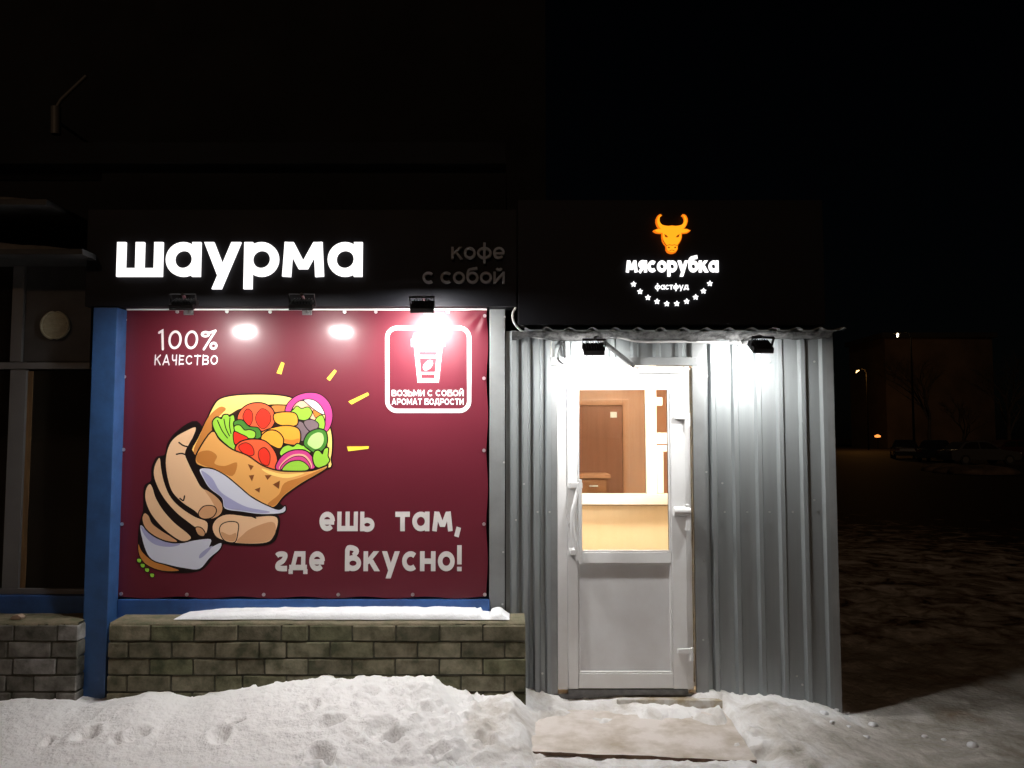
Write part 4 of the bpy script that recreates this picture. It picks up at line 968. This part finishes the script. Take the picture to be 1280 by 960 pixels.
# ================================================================== FLOODLIGHTS
def floodlight(px, py, Y, tilt, label, mount, lens='lens', yaw=0, w=.135, d=.10):
    p = at(px, py, Y)
    t = thing('floodlight', p, label, 'floodlight', 'floodlights along the shop front')
    rot = Matrix.Rotation(math.radians(yaw), 3, 'Z') @ Matrix.Rotation(math.radians(tilt), 3, 'X')
    def tr(mb): mb.v = [tuple(p + rot @ Vector(v)) for v in mb.v]; return mb
    # local frame: lens looks down -Z, +Y is towards the wall
    hb = tr(MB().box((-w / 2, -d / 2, -.010), (w / 2, d / 2, .014))).build('housing', M['housing'], t, .004)
    for k in range(7):
        x = -w / 2 + .018 + k * (w - .036) / 6
        tr(MB().box((x - .002, -d / 2 + .012, .0145), (x + .002, d / 2 - .012, .030))).build('cooling_fin', M['housing'], hb)
    rim = MB()
    for a, b_ in (((-w / 2, -d / 2, -.018), (w / 2, -d / 2 + .010, -.0105)), ((-w / 2, d / 2 - .010, -.018), (w / 2, d / 2, -.0105)), ((-w / 2, -d / 2 + .0101, -.018), (-w / 2 + .010, d / 2 - .0101, -.0105)), ((w / 2 - .010, -d / 2 + .0101, -.018), (w / 2, d / 2 - .0101, -.0105))): rim.box(a, b_)
    tr(rim).build('lens_rim', M['housing'], t)
    tr(MB().box((-w / 2 + .012, -d / 2 + .012, -.0135), (w / 2 - .012, d / 2 - .012, -.0105))).build('lens', M[lens], t)
    # stirrup
    sb = MB()
    for s_ in (-1, 1): sb.box((s_ * (w / 2 + .002), -.010, -.004), (s_ * (w / 2 + .006), .012, .058))
    sb.box((-w / 2 - .006, -.010, .0585), (w / 2 + .006, .012, .0625))
    tr(sb).build('stirrup', M['housing'], t)
    q = p + rot @ Vector((0, 0, .062))
    m_ = Vector(mount); mid = (q + m_) / 2 + Vector((0, 0, .015))
    MB().tube([q, q + (m_ - q) * .15 + Vector((0, 0, .012)), mid, m_], .0095, 8).build('arm', M['steel'], t)
    box('mount_plate', m_ - Vector((.03, .008, .02)), m_ + Vector((.03, .008, .02)), M['steel'], t, .002)
    return t
fz = fb.z - .02
floodlight(230, 381, -.56, 24, 'leftmost of the three black floodlights above the maroon banner', (at(236, 381, -.05).x, -.05, fz), 'lens_dim')
floodlight(378, 381, -.56, 24, 'middle one of the three black floodlights above the maroon banner', (at(384, 381, -.05).x, -.05, fz), 'lens_dim')
floodlight(528, 383, -.42, 36, 'rightmost of the three floodlights above the banner, over the cup badge', (at(536, 383, -.05).x, -.05, fz), 'lens_bright')
floodlight(742, 436, -.37, 34, 'black floodlight right above the white kiosk door', (at(752, 424, -.05).x, -.04, at(752, 424, -.04).z), 'lens', 0, .125)
floodlight(951, 433, -.36, 36, 'black floodlight on the corrugated wall right of the door', (at(928, 430, -.04).x, -.035, at(928, 428, -.04).z), 'lens', 8, .125)
# diagonal bar by the door lamp
a, b_ = at(755, 428, -.30), at(792, 457, -.06)
tag(MB().tube([a, b_], .017, 4).build('support_bar', M['steel'], None), 'grey diagonal bar slanting down from the door floodlight', 'bar')

# cables
def cable(pts, r, m, label):
    return tag(MB().tube(catmull([tuple(p) for p in pts], False, 8), r, 8).build('cable', M[m], None), label, 'cable')
cable([at(645, 384, -.10), at(641, 392, -.09), at(643, 404, -.08), at(655, 416, -.06), at(672, 422, -.05), at(700, 422, -.045), at(724, 424, -.05), at(744, 422, -.06), at(770, 421, -.055), at(800, 427, -.045), at(850, 427, -.04), at(900, 428, -.04), at(926, 429, -.04)], .008, 'cable', 'white cable clipped along the wall under the kiosk eave')
cable([at(703, 428, -.045), at(698, 440, -.05), at(699, 450, -.045), at(705, 455, -.04)], .004, 'darkcable', 'thin dark loop of wire left above the white door')
cable([at(704, 424, -.04), at(705, 434, -.045), at(707, 447, -.04)], .009, 'darkcable', 'short thick black cable stub hanging above the door frame')

# ================================================================== DOORSTEP
zs = -.076
c4 = [atz(650, 939, zs), atz(946, 952, zs), atz(903, 884, zs), atz(662, 884, zs)]
mb = MB(); n = 34; vs = []; nn = 26
for j in range(nn + 1):
    for i in range(n + 1):
        u, v = i / n, j / nn
        q = (c4[0] * (1 - u) + c4[1] * u) * (1 - v) + (c4[3] * (1 - u) + c4[2] * u) * v
        ed = min(u, 1 - u, v) * 1.0
        vs.append((q.x, q.y - (.006 * fbm(np.array([q.x]), np.array([0.]), 14, 2)[0] if j == 0 else 0), zs + .004 + .020 * fbm(np.array([q.x]), np.array([q.y]), 7, 33)[0]))
top = len(vs)
fs = [(j * (n + 1) + i, j * (n + 1) + i + 1, (j + 1) * (n + 1) + i + 1, (j + 1) * (n + 1) + i) for j in range(nn) for i in range(n)]
mb.add(vs, fs, 0, True)
edge = [i for i in range(n + 1)] + [(j + 1) * (n + 1) - 1 for j in range(1, nn + 1)] + [nn * (n + 1) + i for i in range(n - 1, -1, -1)] + [j * (n + 1) for j in range(nn - 1, 0, -1)]
for k in range(len(edge)):
    a, b_ = vs[edge[k]], vs[edge[(k + 1) % len(edge)]]
    mb.add([a, b_, (b_[0], b_[1], b_[2] - .02), (a[0], a[1], a[2] - .02)], [(0, 3, 2, 1)], 1)
tag(mb.build('doorstep_board', [M['ply'], mat('wet_board_edge', (.12, .07, .04), .8, 0, (.07, .04, .025), 20, 4)], None, fixn=False), 'icy wooden board lying as a doorstep before the white door', 'board')
a, b_ = atz(770, 874, -.02), atz(903, 877, -.02)
pl = MB().prism([(0, -.03), (b_.x - a.x, -.05), (b_.x - a.x - .03, .05), (.02, .05)], -.06, -.012, lambda u, v, w: (a.x + u, a.y + v, w))
tag(pl.build('plank', M['plank'], None, .004), 'narrow wet plank against the threshold of the white door', 'plank')

# ================================================================== BUILDING BEHIND
ab = thing('apartment_building', (-4, 5, -.3), 'tall dark building rising behind the shop into the night', 'building')
xe = at(682, 150, 3.3).x; xm = at(190, 150, 3.3).x
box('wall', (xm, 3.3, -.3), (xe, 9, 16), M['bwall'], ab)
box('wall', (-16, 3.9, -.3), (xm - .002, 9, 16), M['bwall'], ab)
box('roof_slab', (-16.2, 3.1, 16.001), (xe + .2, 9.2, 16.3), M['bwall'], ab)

# ================================================================== FAR YARD
GZF = -.15
fbx0, fbx1 = at(1108, 500, 108).x, at(1243, 500, 108).x
fbld = thing('far_building', ((fbx0 + fbx1) / 2, 112, GZF), 'distant plastered house wall faintly lit orange beyond the parked cars', 'building')
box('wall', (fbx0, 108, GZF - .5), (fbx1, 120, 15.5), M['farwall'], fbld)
box('roof', (fbx0 - .5, 107.5, 15.501), (fbx1 + .5, 120.5, 16.2), M['bwall'], fbld)
def street_lamp(px, py, Y, label, bulb, power, colr, tl):
    h = at(px, py, Y); t = thing('street_lamp', (h.x + 1.1, Y, GZF), label, 'street lamp', 'lit street lamps in the far yard')
    MB().tube([(h.x + 1.1, Y, GZF), (h.x + 1.1, Y, h.z - .4)], [.10, .06], 10).build('pole', M['lamppole'], t)
    MB().tube([(h.x + 1.1, Y, h.z - .4), (h.x + .95, Y, h.z + .05), (h.x + .5, Y, h.z + .17), (h.x + .1, Y, h.z + .13)], .035, 8).build('arm', M['lamppole'], t)
    MB().prism([(-.32, .02), (.28, .04), (.28, .14), (-.2, .12)], -.11, .11, lambda u, v, w: (h.x + u, Y + w, h.z + v)).build('lamp_head', M['lamppole'], t)
    MB().tube([(h.x - tl, Y, h.z - .30), (h.x - tl * .3, Y, h.z - .1), (h.x + tl, Y, h.z + .02)], [.04, .09, .05], 10).build('bulb', M[bulb], t)
    ld = bpy.data.lights.new('street_light', 'POINT'); ld.energy = power; ld.color = colr; ld.shadow_soft_size = .15
    lo = bpy.data.objects.new('street_light', ld); col.objects.link(lo); lo.parent = t; lo.location = Vector((h.x, Y, h.z - .25)) - ORG[t.name]
street_lamp(1122, 417, 62, 'taller lit street lamp with pale glow beyond the kiosk corner', 'ledlamp', 60, (1, .62, .28), .03)
street_lamp(1072, 463, 95, 'farther orange street lamp close to the kiosk wall edge', 'sodium', 900, (1, .42, .10), .2)
def tree(px, Y, hgt, label, seed):
    rs = random.Random(seed); x = at(px, 545, Y).x
    t = thing('bare_tree', (x, Y, GZF), label, 'tree', 'bare trees in the far yard')
    tr_, cr_ = MB(), MB()
    def grow(p, d, l, r, dep):
        q = p + d * l; mid = p + d * l * .5 + Vector((rs.uniform(-1, 1), rs.uniform(-1, 1), 0)) * l * .06
        (tr_ if dep == 0 else cr_).tube([p, mid, q], [r, r * .85, r * .68], 6 if dep < 2 else 4, caps=False)
        if dep > 5: return
        for k in range(3 if dep else 5):
            s0 = p + (q - p) * (1 if k == 0 else rs.uniform(.45, .95))
            nd = (d + Vector((rs.uniform(-1, 1), rs.uniform(-1, 1), rs.uniform(-.15, .6))) * .75).normalized()
            grow(s0, nd, l * rs.uniform(.55, .78), r * (.66 if k == 0 else .45), dep + 1)
    grow(Vector((x, Y, GZF - .1)), Vector((0, 0, 1)), hgt * .36, hgt * .018, 0)
    tr_.build('trunk', M['bark'], t, fixn=False); cr_.build('crown', M['bark'], t, fixn=False)
lp_ = at(1097, 545, 100)
lt = thing('post_lamp', (lp_.x, 100, GZF), 'small low orange lamp glowing at horizon height beyond the kiosk corner', 'lamp')
MB().tube([(lp_.x, 100, GZF), (lp_.x, 100, lp_.z - .2)], .06, 8).build('post', M['lamppole'], lt)
MB().tube([(lp_.x - .35, 100, lp_.z - .05), (lp_.x, 100, lp_.z), (lp_.x + .35, 100, lp_.z - .05)], [.12, .22, .12], 10).build('bulb', M['orange_bulb'], lt)
MB().box((lp_.x - .4, 99.8, lp_.z + .2), (lp_.x + .4, 100.2, lp_.z + .26)).build('hood', M['lamppole'], lt)
tree(1163, 75, 11, 'tall bare tree in front of the distant lit house wall', 3)
tree(1205, 66, 6, 'shorter bare tree between the parked cars and the house wall', 8)
tree(1262, 58, 10, 'bare tree at the right edge behind the parked cars', 12)
def car(px, Y, paint, rz, label, seed):
    x = at(px, 545, Y).x; t = thing('parked_car', (x, Y, GZF), label, 'car', 'cars parked in the far yard')
    t.rotation_euler.z = rz
    def loc(mb, name, m, par=None, bev=0):
        par = par or t
        mb.v = [(a + x, b_ + Y, c_ + GZF) for a, b_, c_ in mb.v]; return mb.build(name, m, par, bev)
    low = [(-2.15, .28), (2.12, .28), (2.2, .45), (2.16, .68), (1.95, .80), (1.05, .90), (-1.75, .93), (-2.12, .86), (-2.2, .6)]
    bm_ = MB().prism(low, -.85, .85, lambda u, v, w: (u, w, v))
    body = loc(bm_, 'body', paint, None, .05)
    cab_ = [(-1.72, .925), (1.0, .895), (.38, 1.36), (.0, 1.45), (-.75, 1.45), (-1.25, 1.36)]
    n = len(cab_); vs = [(u, s_ * (.80 - max(0, v - .9) * .32), v) for s_ in (-1, 1) for u, v in cab_]
    loc(MB().add(vs, [tuple(range(n - 1, -1, -1)), tuple(range(n, 2 * n))] + [(i, (i + 1) % n, n + (i + 1) % n, n + i) for i in range(n)]), 'cabin', paint, None, .03)
    for s_ in (-1, 1):
        for q in ([(-1.5, .97), (-.42, .96), (-.42, 1.36), (-.72, 1.38), (-1.18, 1.30)], [(-.34, .96), (.82, .95), (.32, 1.30), (.0, 1.37), (-.34, 1.37)]):
            f = lambda u, v, w, s_=s_: (u, s_ * (.804 - max(0, v - .9) * .32 + w), v)
            loc(MB().prism(q, 0, .006, f), 'side_window', M['darkglass'])
    loc(MB().add([(.99, -.68, .93), (.99, .68, .93), (.42, .60, 1.34), (.42, -.60, 1.34)], [(0, 1, 2, 3)]).add([(1.0, -.68, .935), (1.0, .68, .935), (.43, .60, 1.345), (.43, -.60, 1.345)], [(0, 1, 2, 3)]), 'windscreen', M['darkglass'])
    for wx in (-1.35, 1.38):
        for s_ in (-1, 1):
            w_ = loc(MB().disc((wx, s_ * .70, .31), .31, (0, s_, 0), .17, 20), 'wheel', M['tyre'])
            loc(MB().disc((wx, s_ * .872, .31), .19, (0, s_, 0), .01, 14), 'rim', M['rim'], w_)
    for s_ in (-1, 1):
        loc(MB().box((2.12, s_ * .45, .60), (2.2, s_ * .78, .74)), 'headlight', M['headlight'])
        loc(MB().box((-2.2, s_ * .50, .66), (-2.13, s_ * .80, .82)), 'tail_light', M['car3'])
car(1222, 44, M['car2'], .05, 'nearest parked car at far right, grey and side-on', 1)
car(1170, 50, M['car1'], .9, 'dark parked car turned half away behind the nearest one', 2)
car(1130, 56, M['car1'], 1.2, 'farthest dark parked car beside the kiosk corner', 3)
car(1268, 54, M['car3'], .1, 'dark maroon parked car cut by the right edge', 4)

# heap of dirty snow at the edge of the car park
for i, (px, Y, r) in enumerate([(1205, 33, 1.1), (1228, 32, 1.2), (1182, 35, .9)]):
    x = at(px, 545, Y).x
    bm = bmesh.new(); bmesh.ops.create_icosphere(bm, subdivisions=3, radius=1)
    for v in bm.verts:
        k = 1 + .35 * float(fbm(np.array([v.co.x * 1.7 + i * 5]), np.array([v.co.y * 1.7 + v.co.z]), 1.4, 4)[0]); v.co = Vector((v.co.x * r * 1.3 * k, v.co.y * r * k, max(-.3, v.co.z * .34 * k)))
    mm = bpy.data.meshes.new('snow_heap'); bm.to_mesh(mm); bm.free(); mm.materials.append(M['heap'])
    mm.polygons.foreach_set('use_smooth', [True] * len(mm.polygons))
    o = link('snow_heap', mm, ground, (x, Y, GZF + .05))
